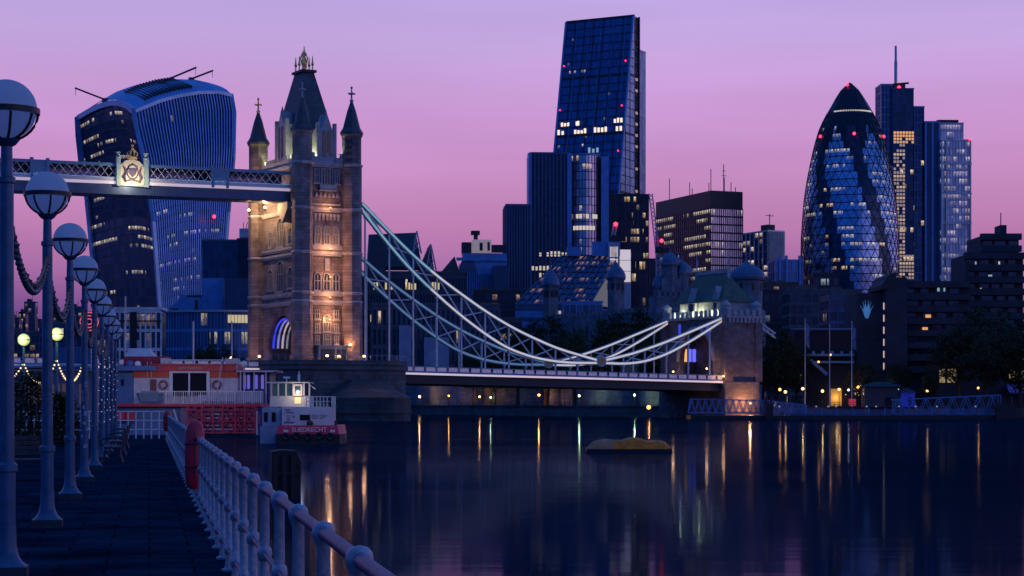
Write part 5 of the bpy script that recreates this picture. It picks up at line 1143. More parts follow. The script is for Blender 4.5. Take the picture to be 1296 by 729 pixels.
TP = [tree_proto('broadleaf_tree', None, 3, 1.0, 5.5), tree_proto('broadleaf_tree', None, 9, 1.25, 4.2), tree_proto('broadleaf_tree', None, 14, .8, 5.0, 100)]
TREES = [(655, 512, 404, 0, 'dark tree whose crown shows left of the round bridge link, behind the chain'), (690, 505, 397, 1, 'broad dark tree below the sloping glass office'), (727, 498, 410, 0, 'dark tree between the sloping glass office and the keep turret'),
    (772, 492, 399, 2, 'narrow tree just right of the slim keep turret'), (802, 485, 388, 1, 'big dark tree in front of the battlemented keep wall'), (838, 474, 402, 0, 'tree beside the far chain end at the gatehouse'), (600, 535, 436, 0, 'tree behind the deck left of the chain sag'), (626, 526, 430, 2, 'slim tree behind the deck under the lower chord'),
    (985, 462, 414, 1, 'large dark tree just right of the gatehouse'), (966, 470, 428, 0, 'tree tucked against the gatehouse flank'), (1008, 466, 432, 2, 'narrow tree left of the flagpoles'), (1093, 446, 456, 1, 'low wide tree below the hotel sign wall'), (1136, 446, 456, 0, 'low tree below the hotel stair shaft'),
    (1248, 436, 384, 1, 'tallest tree, in front of the hotel balconies'), (1213, 440, 408, 0, 'tree left of the tallest hotel tree'), (1291, 438, 402, 1, 'tree at the right frame edge before the hotel'), (1178, 432, 464, 2, 'small tree by the lit hotel podium'),
    (262, 585, 431, 0, 'small dark tree in front of the curved office'), (284, 580, 434, 1, 'wide small tree near the bridge tower left side')]
for i, (px_, D_, yt, k, lb) in enumerate(TREES):
    p = (wx(px_, D_), D_, 2.5); s_ = (wz(yt, D_)-2.5)/20
    if i in (0, 1, 3): 
        j = {0: 0, 1: 1, 3: 2}[i]; o = TP[j]; o.location = p; o.scale = (s_,)*3; o['label'] = lb
    else: o = dup(TP[k], p, i*1.7, lb, s_)
# ================================================================== FAR BANK FURNITURE
LAMPC = [(1, .42, .10), (1, .55, .18), (.75, 1, .55), (.9, .95, 1)]
def street_lamp(px_, py_, D_, ci, e, label, base=2.6, r=.26):
    z = wz(py_, D_); o = thing('street_lamp', label, 'street lamp', (wx(px_, D_), D_, base), 0, 'lit street lamps on the far bank'); h = z-base
    b = MB(); b.lathe([(.16, 0), (.12, .5), (.06, .6), (.05, h-r-.15), (.12, h-r-.05), (.12, h-r)], 8); b.build('post', DARK, o)
    b = MB(); b.ball((0, 0, h), r, 10); b.build('lantern', E('lantern_%d' % ci, LAMPC[ci], 3), o)
    light((0, -.45, h), e*(.8 if D_ > 460 else .17), LAMPC[ci], .18, o); return o
SLs = [(531, 502, 566, 1, 900, 'lit lamp by the castle wall just right of the dark pier'), (568, 501, 548, 0, 300, 'small orange lamp above the doorway under the bridge deck'), (607, 502, 533, 0, 500, 'orange lamp between two tree trunks under the deck'), (621, 503, 526, 2, 160, 'tiny greenish lamp by the trunk under the deck'), (682, 500, 503, 0, 700, 'orange lamp under the deck left of the round link'),
    (733, 501, 486, 2, 600, 'green white lamp under the deck below the round link'), (803, 500, 465, 2, 600, 'green white lamp left of the bright river lamp'), (849, 497, 452, 0, 600, 'orange lamp under the deck end by the abutment'), (821, 515.5, 430, 0, 3800, 'brightest orange lamp at the water edge above the yellow raft'),
    (942, 496, 436, 0, 900, 'orange lamp at the foot of the brick abutment'), (987, 493, 446, 0, 700, 'left lamp of the close pair right of the abutment'), (994, 496, 440, 1, 900, 'right lamp of the close pair right of the abutment'), (1016, 492, 446, 1, 900, 'single warm lamp left of the first flagpole'), (1041, 495, 446, 1, 900, 'lamp left of the glowing doorway'),
    (1062, 493, 446, 0, 700, 'lamp right of the glowing doorway'), (1086, 490, 446, 0, 900, 'orange lamp right of the third flagpole'), (1074, 493.5, 449, 3, 250, 'white globe lamp beside the third flagpole'), (1051, 449, 462, 0, 50, 'high orange lamp behind the middle flagpole'), (1036, 458, 462, 0, 40, 'high orange lamp on the lock house balcony'),
    (1123, 490, 446, 3, 500, 'white lamp under the low tree by the hotel shaft'), (1173, 495, 436, 1, 1400, 'bright orange lamp behind the right truss gangway'), (1238, 491, 440, 0, 500, 'orange lamp under the tallest hotel tree')]
for a in SLs: street_lamp(*a, r=.5 if a[4] > 2000 else (.36 if a[4] > 650 else .26))
# quay railing and mooring posts
b = MB(); g = MB()
for (x0, y0), (x1, y1) in zip(BANK[2:7], BANK[3:8]):
    n = int(math.hypot(x1-x0, y1-y0)/2.5)
    for i in range(n): t_ = i/n; b.bar((x0+(x1-x0)*t_, y0+(y1-y0)*t_+.5, 0), (x0+(x1-x0)*t_, y0+(y1-y0)*t_+.5, 1.1), .1)
    for z in (.55, 1.1): b.bar((x0, y0+.5, z), (x1, y1+.5, z), .08)
tag(b.build('quay_railing', DARK, None, (0, 0, 2.6)), 'thin dark railing along the far quay edge', 'railing')
# lock house with balcony roof, glowing doorway, flags
LH = thing('lock_house', 'dark brick lock house with pale balcony rails and glowing doorway behind flagpoles', 'building', (wx(1022, 466), 466, 2.6), 0); q = 466/F
b = MB(); b.bx(0, 58*q, 0, 8, 0, wz(462, 466)-2.6); b.bx(-3, 57*q, 1, 9, wz(462, 466)-2.6, wz(418, 466)-2.6); b.build('wall', M('lock_brick', (.018, .019, .028), .85, brick=(.5, .2), vs=.5), LH)
b = MB()
for y in (448, 457): b.bx(-.4, 58*q, -1.2, -.9, wz(y+2.5, 466)-2.6, wz(y, 466)-2.6); b.bx(-.4, 58*q, -.9, 1, wz(y+3, 466)-2.61, wz(y+2.6, 466)-2.6)
b.bx(-4, 58*q, -.6, -.2, wz(417, 466)-2.6, wz(415.6, 466)-2.6)
for k in range(5): b.bx(1+k*2.3, 1.7+k*2.3, -1, -.4, wz(448, 466)-2.6, wz(444.5, 466)-2.6)
b.bar((.6, -1.3, wz(456, 466)-2.6), (4.6, -1.3, wz(474, 466)-2.6), .3, .8); b.build('balcony_rail', STEELB, LH)
b = MB(); b.bx(5.4, 8.4, -.06, .06, .2, wz(492, 466)-2.6); b.build('lit_doorway', E('doorway_glow', (1, .52, .13), .11), LH); b = MB(); b.bx(10, 11.8, -.5, .05, .2, 1.9); b.build('red_cabinet', M('red_glow', (.6, .03, .05), .5, emit=(1, .05, .1), es=.35), LH)
light((7, -1.6, 2.2), 130, (1, .6, .2), .3, LH)
for px_, yt, lb in ((1019, 405, 'left flagpole with a limp flag in front of the dark tree'), (1050, 412, 'middle flagpole with no raised flag before the lock house'), (1078, 408, 'right flagpole with a limp flag beside the hotel sign wall')):
    D_ = 438; o = thing('flagpole', lb, 'flagpole', (wx(px_, D_), D_, 2.6), 0, 'flagpoles on the quay'); h = wz(yt, D_)-2.6
    b = MB(); b.lathe([(.2, 0), (.16, .4), (.13, .5), (.09, h), (.16, h+.1), (.02, h+.3)], 8); b.build('pole', STEELW, o)
    if px_ != 1050:
        b = MB(); n = 8
        for i in range(n):
            for j in range(4):
                def fp(i, j): return (.1+j*.22+.05*sin(i*1.1), .18*sin(j*2.1+i*.5), h-.6-i*.62-j*.28)
                b.face([fp(i, j), fp(i, j+1), fp(i+1, j+1), fp(i+1, j)], 0, None, True)
        fl = b.build('flag', M('flag_cloth', (.18, .28, .5), .8, vs=1.5, var=.5), o); so_ = fl.modifiers.new('thick', 'SOLIDIFY'); so_.thickness = .02
# low quay buildings between the trees
for px0, px1, y, lb, m in ((1095, 1140, 489, 'low dark kiosk with sloping roof on the quay', M('kiosk_dark_wall', (.07, .07, .08), .8, vs=1)), (1140, 1158, 497, 'small blue lit kiosk left of the right truss gangway', M('kiosk_blue', (.03, .05, .5), .5, emit=(.03, .05, .8), es=.15))):
    o = thing('quay_kiosk', lb, 'kiosk', (wx(px0, 436), 436, 2.6), 0); q = 436/F; w_ = (px1-px0)*q; h = wz(y, 436)-2.6
    b = MB(); b.bx(0, w_, 0, 5, 0, h); b.build('wall', m, o); b = MB(); b.mesh([(-.5, -.7, h), (w_+.5, -.7, h), (w_+.5, 5.7, h), (-.5, 5.7, h), (w_*.3, 2.5, h+1.1), (w_*.7, 2.5, h+1.1)], [(0, 1, 5, 4), (1, 2, 5), (2, 3, 4, 5), (3, 0, 4), (3, 2, 1, 0)]); b.build('roof', DARK, o)
    b = MB(); b.bx(w_*.55, w_*.75, -.05, .1, .3, min(2.2, h-.3)); b.build('door', GLASSD, o)
# floating pier with two truss gangways
D7 = 408; FP = thing('floating_pier', 'long blue railed floating pier on a black pontoon', 'pier', (wx(874, D7), D7, 0), 0); q = D7/F
def fx(p): return (p-874)*q
PB_ = M('pier_blue_paint', (.08, .22, .48), .45, vs=1.5, var=.25); zdk = wz(526, D7)
b = MB(); b.bx(fx(874), fx(1262), 0, 9, -1, zdk-.01); b.build('pontoon_hull', BLACK, FP)
b = MB()
for k in range(112):
    x = fx(980)+k*(fx(1260)-fx(980))/112; b.bx(x, x+.07, .1, .17, zdk, zdk+1.25)
    if k % 8 == 0: b.bx(x-.1, x+.1, .05, .25, zdk, zdk+1.7)
for z in (.35, .8, 1.25): b.bx(fx(980), fx(1260), .08, .16, zdk+z, zdk+z+.08)
b.build('railing', PB_, FP)
b = MB()
for k in range(13): b.bx(fx(990)+k*3.7, fx(990)+k*3.7+.9, 3, 4.2, zdk, zdk+random.uniform(.7, 1.5))
b.bx(fx(1000), fx(1255), 5, 8.5, zdk, zdk+.5); b.build('deck_box', NAVYM, FP)
for k, px_ in enumerate((987, 1034, 1049, 1059, 1098, 1110, 1139, 1160, 1187, 1236, 1278)):
    b = MB(); b.ball((fx(px_), 1, wz(514.5, D7)), .2, 8); b.build('deck_light', E('deck_light', (.8, .7, .65), .22), FP)
def gangway(label, pa, pb, ya, yb, yl, n, y0):
    o = thing('truss_gangway', label, 'gangway', (wx(pa, D7), D7+y0, 0), 0, 'blue truss gangways of the floating pier'); L = (pb-pa)*q; zb0 = wz(yl, D7); z0, z1 = wz(ya, D7), wz(yb, D7); b = MB(); d = MB()
    for v in (0, 2.4):
        b.bar((.5*(n > 8), v, z0), (L, v, z1), .2, .24); b.bar((0, v, zb0), (L, v, zb0), .2, .28)
        for k in range(n):
            xa, xb_ = L*k/n, L*(k+1)/n; xm = (xa+xb_)/2; zt = lambda x: z0+(z1-z0)*x/L
            d.bar((xa, v, zb0), (xm, v, zt(xm)), .14); d.bar((xm, v, zt(xm)), (xb_, v, zb0), .14)
        d.cut(); b.bar((L, v, zb0), (L, v, z1), .16); b.bar((0, v, zb0), (.5, v, z0), .16); b.bar((0, v, zb0+1.0), (L, v, zb0+1.0), .06)
    b.build('chord', PB_, o); d.build_each('truss_side', PB_, o); b = MB(); b.bx(0, L, .1, 2.3, zb0-.05, zb0+.1); b.build('walkway_deck', DARK, o)
gangway('left blue truss gangway below the brick abutment', 872, 968, 505, 507, 522.5, 11, .6); gangway('right blue truss gangway sloping up to the quay near the hotel', 1135, 1272, 506, 500, 524, 8, 3.5)
gangway('short blue truss gangway just right of the dark mooring post', 978, 1026, 507, 513, 523, 7, 5.5)
for px_, w, lb in ((973, 9, 'dark mooring post block right of the left gangway'), (1271, 24, 'wide dark mooring frame at the right end of the pier')):
    o = thing('mooring_post', lb, 'mooring post', (wx(px_, D7), D7-.8, 0), 0); b = MB(); b.bx(-w*q/2, w*q/2, -.6, .5, -1, wz(511, D7)); b.build('guide_block', BLACK, o)
    b = MB(); [b.lathe([(.28, -1), (.28, wz(502, D7))], 10, (x, 1, 0)) for x in (-w*q*.38, w*q*.38)]; b.build('steel_pile', DARK, o)
# ================================================================== BOATS
RT = thing('covered_raft', 'moored raft under a yellow and dull grey cover in mid river', 'raft', (wx(796, 143), 143, 0), R(-2))
b = MB(); n = 22
def cov(i, j):
    u = i/n*2-1; v = j/6*2-1; e = max(0, 1-abs(u)**6)*max(0, 1-abs(v)**4); return (u*3.2, v*1.5, .2+e*(.72+.09*sin(u*7+1)+.07*sin(v*3+u*11)))
for i in range(n):
    for j in range(6): b.face([cov(i, j), cov(i+1, j), cov(i+1, j+1), cov(i, j+1)], 1 if i < 8+(j*3 % 4)-1 else 0, None, True)
b.build('tarpaulin_cover', [M('yellow_tarpaulin', (.90, .19, .002), .7, vs=2.5, var=.35, bump=.3), M('grey_tarpaulin', (.55, .19, .08), .75, vs=2.5, var=.3, bump=.3)], RT)
b = MB(); b.prism([(-3.2, -1.45), (3.2, -1.45), (3.3, 0), (3.2, 1.45), (-3.2, 1.45), (-3.3, 0)], -.4, .24); b.build('raft_hull', BLACK, RT)
# barge-like workboat with its name
D8 = 168; SB_ = thing('workboat', 'small workboat with red bow, white deckhouse and lettered name', 'boat', (wx(352, D8), D8, 0), R(0)); q = D8/F
def sx(p): return (p-352)*q
def sz(p): return wz(p, D8)
b = MB(); hull = [(sx(349), 0), (sx(430), 0), (sx(434), 1.6), (sx(430), 7), (sx(349), 7)]
b.prism(hull, -.4, sz(549.5), 0, [(x, y) for x, y in hull]); b.build('hull', BLACK, SB_)
b = MB(); b.prism([(sx(350), -.06), (sx(429), -.06), (sx(432.5), 1.6), (sx(430), 6.9), (sx(349), 6.9)], sz(549.4), sz(538.5), 0, [(sx(352), -.02), (sx(427), -.02), (sx(430), 1.6), (sx(428), 6.9), (sx(351), 6.9)]); bw = b.build('red_bulwark', M('boat_pink_red', (.62, .03, .10), .4, vs=1, var=.15), SB_)
text('name_lettering', 'SLIEDRECHT', sx(352+8.0), WHITE, bw, (sx(391.5), -.08, sz(544)), (pi/2, 0, 0), .01, 1.0)
b = MB()
for p in (362, 421): b.bx(sx(p-3), sx(p+3), -.1, -.05, sz(547), sz(544)); b.lathe([(.13, 0), (.13, .03)], 8, (sx(p), -.1, sz(541)))
b.build('white_marking', WHITE, bw)
b = MB(); b.bx(sx(355), sx(417), 1, 6, sz(538.4), sz(515)); hs = b.build('deckhouse', M('boat_white', (.55, .52, .56), .45, vs=1, var=.12), SB_)
b = MB(); b.bx(sx(378), sx(391), .95, .999, sz(532), sz(525)); b.lathe([(.22, 0)]*2, 3, (0, 0, -50)) if False else None; b.build('pane', GLASSD, hs)
LT = M('boat_lettering_navy', (.05, .06, .2), .6, vs=3)
b = MB()
for (p0, p1, y, h) in ((359, 366, 520, .13), (361, 370, 523, .11), (361, 366, 527, .08), (361, 366, 530, .08), (361, 366, 532.5, .08), (369, 371, 529, .2), (393, 401, 526, .06), (393, 402, 528, .06), (393, 400, 530, .06), (403, 413, 526, .06), (404, 412, 528, .06), (403, 408, 530, .06), (358, 371, 536, .16)):
    x = sx(p0)
    while x < sx(p1): w = random.uniform(.05, .11); b.bx(x, min(x+w, sx(p1)), .97, .999, sz(y), sz(y)+h); x += w+.03
b.build('small_print', LT, hs)
b = MB(); b.lathe([(.2, 0), (.3, .04), (.3, .12), (.2, .16)], 10, (0, 0, 0)); o = b.build('tyre_fender', BLACK, SB_); o.location = (sx(391), .82, sz(536)); o.rotation_euler = (pi/2, 0, 0)
b = MB(); b.bx(sx(328), sx(354.5), 2, 6, sz(540), sz(516)); b.bx(sx(326), sx(349), 1.6, 6.5, -.3, sz(540)-.01); hs2 = b.build('aft_cabin', M('boat_blue_grey', (.24, .30, .45), .5, vs=1), SB_)
b = MB(); [b.bx(sx(p), sx(p+5), 1.95, 1.999, sz(534), sz(522)) for p in (330.5, 340.5)]; b.build('pane', GLASSD, hs2)
b = MB(); b.bx(sx(337), sx(388), 2.5, 6, sz(515)+.01, sz(501)); b.bx(sx(333), sx(388), 2.2, 6.2, sz(484.5), sz(483)); [b.bx(sx(p), sx(p)+.12, 2.4, 2.55, sz(501), sz(484)) for p in (338, 347, 357, 366, 380, 387)]; b.bx(sx(367), sx(379), 2.3, 2.49, sz(501), sz(486)); wh = b.build('wheelhouse', M('boat_white'), SB_)
b = MB(); b.bx(sx(340), sx(366), 3, 5.8, sz(500.9), sz(485)); b.bx(sx(369.5), sx(376.5), 2.25, 2.299, sz(498), sz(488.5)); b.build('pane', M('wheelhouse_glass', (.03, .07, .12), .15, .3, emit=(.2, .35, .5), es=.06, vs=1.5, var=.5), wh)
b = MB(); b.bx(sx(369), sx(377), 2.42, 2.49, sz(511), sz(503)); b.build('lit_panel', E('cabin_glow', (1, .78, .35), .4), wh)
b = MB(); b.lathe([(.05, 0), (.05, 1)], 6, (sx(372), 4, sz(483))); b.bx(sx(370.5), sx(373.5), 3.9, 4.1, sz(481), sz(473)); b.lathe([(.05, 0), (.05, .45)], 6, (sx(356), 4, sz(483))); b.bx(sx(352), sx(360), 3.8, 4.2, sz(478), sz(476)); b.bar((sx(384), 3, sz(484)), (sx(396), 2.4, sz(492.5)), .06); b.build('mast', WHITE, SB_)
b = MB()
for k in range(8): b.bar((sx(386)+k*(sx(417)-sx(386))/7, 1.1, sz(515)), (sx(386)+k*(sx(417)-sx(386))/7, 1.1, sz(502)), .07)
for y in (502, 508): b.bar((sx(386), 1.1, sz(y)), (sx(417), 1.1, sz(y)), .07)
for k in range(5): b.bar((sx(417), 1.1+k*1.1, sz(515)), (sx(417), 1.1+k*1.1, sz(502)), .07)
b.bar((sx(417), 1.1, sz(502)), (sx(417), 5.8, sz(502)), .07); b.build('deck_railing', WHITE, SB_)
light((sx(372), 1.4, sz(496)), 60, (1, .8, .5), .15, SB_); light((sx(385), -6, 5.8), 160, (.85, .8, 1), .6, SB_)  # second light hangs free in front of the boat, without a fitting
for k in range(5):
    b = MB(); b.tube([(.26*cos(t*pi/7), 0, .26*sin(t*pi/7)) for t in range(14)], .11, 8, closed=True); o = b.build('tyre_fender', BLACK, SB_); o.location = (sx(362+14*k), -.16, sz(552)+.05*(k % 2))
b = MB(); b.tube([(sx(352)-.2, .4, sz(541)), (sx(344), -.3, sz(548)), (sx(336), -.4, sz(543))], .035, 6); b.build('mooring_rope', M('rope', (.25, .2, .16), .9, vs=8), SB_)
b = MB(); b.lathe([(.13, 0), (.1, .1), (.1, .32), (.16, .36), (.14, .42)], 10, (sx(423), 1.2, sz(538.5))); b.build('bollard', BLACK, SB_)
b = MB(); b.bx(sx(396), sx(404), 2, 3, sz(514.9), sz(509)); b.bx(sx(406), sx(412), 2.4, 3.2, sz(514.9), sz(511)); b.build('deck_crate', M('crate_green', (.10, .16, .12), .7, vs=3, var=.4), SB_)
# paddle steamer used as a restaurant
D9 = 206; PS = thing('paddle_steamer', 'moored paddle steamer with red funnel casing, white saloon and blue hull', 'ship', (wx(150, D9), D9, 0), R(0)); q = D9/F
def ax(p): return (p-150)*q
def az(p): return wz(p, D9)
SHB = M('ship_blue', (.07, .15, .32), .45, vs=.8, var=.2); SHW = M('ship_white', (.58, .54, .56), .5, vs=.8, var=.15)
b = MB(); hp = [(ax(110), 0), (ax(334), 0), (ax(338), 1), (ax(338), 9), (ax(110), 9)]; b.prism(hp, -.5, az(514.5)); b.build('hull', SHB, PS)
b = MB(); b.bx(ax(110), ax(332), -1.0, 9.5, az(514.4), az(511)); b.build('red_rubbing_strake', REDP, PS)
b = MB(); b.bx(ax(168), ax(300), .5, 8, az(510.9), az(478)); b.build('saloon_wall', SHW, PS)
b = MB(); b.bx(ax(128), ax(167.5), .4, 8, az(510.9), az(472)); b.bx(ax(145), ax(199), -.4, 8, az(469), az(463)); sb_ = b.build('blue_cabin', SHB, PS); b = MB(); b.bx(ax(152), ax(156), .33, .399, az(488), az(480)); b.build('pane', GLASSD, sb_)
b = MB(); b.prism([(ax(168), .4), (ax(300), .4), (ax(300), 8.1), (ax(168), 8.1)], az(477.9), az(470)); b.build('orange_red_band', REDO, PS)
b = MB(); b.bx(ax(190), ax(296), .1, 8.3, az(469.9), az(462)); b.bx(ax(190), ax(296), -.2, 8.4, az(461.9), az(460.5)); rb = b.build('red_fascia', REDP, PS)
text('name_lettering', 'SAN MARTIN', ax(150+4.6), M('letter_grey', (.55, .42, .45), .5, vs=2), rb, (ax(241), .06, az(465.8)), (pi/2, 0, 0), .02, 1.15)
b = MB(); b.bx(ax(214), ax(265), .15, .38, az(472), az(469)); b.bx(ax(214), ax(218), .2, .49, az(501), az(472)); b.bx(ax(261), ax(265), .2, .49, az(501), az(472)); b.bx(ax(238), ax(240), .2, .49, az(501), az(472)); dr = b.build('saloon_door', WHITE, PS)
b = MB(); b.bx(ax(218.1), ax(237.9), .35, .47, az(501), az(472.1)); b.bx(ax(240.1), ax(260.9), .35, .47, az(501), az(472.1)); b.build('pane', M('dark_saloon_interior', (.012, .014, .022), .7, spec=.1), dr)
b = MB(); b.bx(ax(189), ax(197), .4, .49, az(498), az(480)); b.build('small_door', M('maroon_door', (.2, .03, .05), .5, vs=2), PS)
for p in (205.5, 273.5):
    b = MB(); b.tube([(ax(p)+.42*cos(t*pi/8), .35, az(487)+.42*sin(t*pi/8)) for t in range(16)], .13, 8, closed=True); b.build('life_ring', M('life_ring_dark_red', (.30, .12, .16), .6, vs=3, var=.6), PS)
b = MB()
for k in range(15): x = ax(205)+k*(ax(286)-ax(205))/14; b.bar((x, .2, az(460.5)), (x, .2, az(455.5)), .06)
b.bar((ax(205), .2, az(455.5)), (ax(286), .2, az(455.5)), .07)
for k in range(46): x = ax(212)+k*(ax(334)-ax(212))/45; b.bar((x, -.8, az(511)), (x, -.8, az(495.5)), .05 if k % 4 else .1)
b.bar((ax(176), -.8, az(495.5)), (ax(334), -.8, az(495.5)), .09); b.build('deck_railing', WHITE, PS)
b = MB(); b.bx(ax(252), ax(300), -.72, -.66, az(508), az(500)); b.bx(ax(301), ax(333), -.7, -.64, az(509), az(496.5)); b.build('white_bulwark_panel', M('bulwark_pale', (.5, .46, .58), .5, vs=1), PS)
b = MB(); b.bx(ax(201), ax(210), 1, 3, az(460.5), az(453)); b.bx(ax(285), ax(299), .5, 3, az(460.4), az(453.5)); [b.bar((ax(p), .45, az(469)), (ax(p), .45, az(453)), .1) for p in (285, 292, 299)]; b.build('upper_cabin', SHW, PS)
b = MB(); b.bx(ax(147), ax(200), 4, 8, az(462.9), az(450)); [b.bx(ax(149+k*7), ax(149.7+k*7), 3.9, 3.999, az(463), az(450)) for k in range(8)]; b.build('red_funnel_casing', M('funnel_red', (.38, .02, .05), .5, vs=1, var=.25), PS)
b = MB(); b.mesh([(ax(147), 4.5, az(450)), (ax(184), 4.5, az(450)), (ax(184), 7.5, az(450)), (ax(147), 7.5, az(450)), (ax(150), 5.5, az(439)), (ax(176), 5.5, az(439)), (ax(176), 6.5, az(439)), (ax(150), 6.5, az(439))], [(0, 1, 5, 4), (1, 2, 6, 5), (2, 3, 7, 6), (3, 0, 4, 7), (4, 5, 6, 7)]); b.build('white_awning', SHW, PS)
for p, r_, m in ((173, .38, WHITE), (308, .40, WHITE), (163, .42, SHB)): b = MB(); b.ball((ax(p), .6, az(461)), r_, 12); b.lathe([(.1, -.6), (.1, 0)], 6, (ax(p), .6, az(461))); b.build('radar_dome', m, PS)
b = MB(); b.bar((ax(239), 3, az(462)), (ax(239), 3, az(405)), .16); b.cut(); b.bar((ax(285), 5, az(462)), (ax(285), 5, az(404)), .12); b.cut(); b.bar((ax(283), -.6, az(452)), (ax(274), -1.1, az(512)), .07); b.cut(); b.bar((ax(186), .2, az(458)), (ax(186), .2, az(478)), .06); b.bar((ax(191), .2, az(458)), (ax(191), .2, az(478)), .06); b.cut(); b.bar((ax(147), 5, az(470)), (ax(147), 5, az(372)), .14); b.build_each('mast', SHW, PS)
b = MB(); dh = [(-1.5, 0), (-1.2, -.45), (1.0, -.5), (1.5, 0), (1.0, .5), (-1.2, .45)]; b.prism([(x*.8, y*.7) for x, y in dh], 0, .9, 0, dh); b.bx(-1.0, .8, -.3, .3, .9, 1.1); b.build('tender_boat', M('tender_grey_blue', (.14, .2, .28), .6, vs=2), PS, (ax(193), -1.4, az(508)))
b = MB(); b.bx(ax(301), ax(337), 3, 8, az(510.8), az(471)); b.bx(ax(299), ax(347), .2, 8.2, az(470.9), az(468)); b.build('aft_saloon', M('aft_saloon_blue', (.04, .05, .2), .4, vs=1), PS)
for p in (303, 308, 318, 326): b = MB(); b.bx(ax(p), ax(p+3.4), 2.9, 2.99, az(492), az(474)); b.build('lit_window', E('aft_violet', (.25, .2, .9), .4), PS)
b = MB(); [b.bar((ax(p), .4, az(511)), (ax(p), .4, az(470)), .14) for p in (304, 308.5, 321, 336)]; b.bx(ax(299), ax(347), .1, .19, az(470.8), az(469)); b.build('awning_post', SHW, PS)
# paddle boxes: red lattice frames
b = MB(); w = MB()
for c_, r_ in ((254, 15), (294, 15), (317, 13)):
    cz_ = az(531); 
    for a in range(10): t_ = a*pi/5; b.bar((ax(c_), -1.1, cz_), (ax(c_)+r_*q*cos(t_), -1.1, cz_+16.5*q*sin(t_)), .12)
    b.tube([(ax(c_)+r_*q*cos(t*pi/10), -1.1, cz_+16.5*q*sin(t*pi/10)) for t in range(20)], .1, 6, closed=True); b.tube([(ax(c_)+r_*.55*q*cos(t*pi/10), -1.1, cz_+9*q*sin(t*pi/10)) for t in range(20)], .08, 6, closed=True)
for p in (240, 258, 272, 284, 300, 312, 325): b.bar((ax(p), -1.2, az(548)), (ax(p), -1.2, az(514)), .2)
for y in (519, 533, 547): b.bar((ax(239), -1.25, az(y)), (ax(326), -1.25, az(y)), .14)
for y in (524, 529, 538, 543): w.bar((ax(258), -1.0, az(y)), (ax(326), -1.0, az(y)), .1)
w.bar((ax(327), -1.2, az(550)), (ax(327), -1.2, az(520)), .12); w.bar((ax(222), -1.0, az(518)), (ax(231), -1.0, az(547)), .14)
b.build('paddle_frame', M('paddle_red', (.42, .02, .07), .5, vs=1.5, var=.3), PS); w.build('paddle_board', SHW, PS)
b = MB(); b.bx(ax(230), ax(327), -.5, -.02, az(549), az(515)); b.build('paddle_backing', M('paddle_mauve', (.22, .16, .26), .6, vs=1), PS)
b = MB(); b.bx(ax(150), ax(160), -.8, -.1, az(533), az(520)); b.bx(ax(161), ax(172), -.8, -.1, az(532), az(520)); b.build('red_locker', REDP, PS)
light((ax(240), -16, 9), 800, (1, .72, .75), .8, PS); light((ax(190), -12, 5.5), 350, (.8, .75, 1), .8, PS)  # unseen fill lights added off the side to brighten the ship
# long blue barge and houseboat further left
D10 = 160; HB = thing('blue_barge', 'long blue sided barge moored behind the lamp posts', 'barge', (wx(-20, D10), D10, 0), 0); q = D10/F
b = MB(); w_ = 135*q; b.prism([(-2, 0), (w_, 0), (w_+1, 2), (w_, 5), (-2, 5)], -.4, wz(530, D10)); b.build('hull', BLACK, HB)
b = MB(); b.bx(70*q, w_, .4, 4.5, wz(530, D10), wz(470, D10)); b.bx(0, 66*q, .4, 4.5, wz(530, D10), wz(474, D10)); b.build('cabin', M('barge_pinkish', (.26, .2, .24), .6, vs=.8, var=.5), HB)
b = MB(); b.tube([(k*w_/12, 0, wz(466-3*sin(k*pi/14), D10)+.1*(k > 8)) for k in range(13)], .16, 6); b.bx(0, w_, .1, 4.8, wz(469, D10), wz(468, D10)); b.build('white_roof_edge', SHW, HB)
b = MB(); b.bx(72*q, 130*q, 1.5, 4.4, wz(467.9, D10), wz(438, D10)); [b.bx((72+4*k)*q, (72.6+4*k)*q, 1.4, 1.49, wz(467, D10), wz(438, D10)) for k in range(15)]; b.build('blue_container', SHB, HB)
b = MB()
for k in range(18): b.bx((4+7.2*k)*q, (8+7.2*k)*q, .3, .39, wz(512, D10), wz(486, D10)) if k % 5 else None
b.build('pane', M('barge_pane', (.05, .06, .1), .2, .2, emit=(1, .6, .6), es=.05, vs=.6, var=.9), HB)
# round red neon sign
o = thing('round_neon_sign', 'round red neon ring sign between the lamp posts', 'sign', (wx(113, 480), 480, wz(407, 480)), 0)
b = MB()
for r_ in (2.3, 1.5, .7): b.tube([(r_*cos(t*pi/12), 0, r_*sin(t*pi/12)) for t in range(24)], .16, 6, closed=True)
b.build('neon_tube', E('neon_red', (1, .16, .22), .6), o); b = MB(); b.slab([(2.6*cos(t*pi/12), 2.6*sin(t*pi/12)) for t in range(24)], 'y', .2, .5); b.bar((0, .6, -2), (0, .6, -20), .5); b.build('backing_disc', DARK, o)
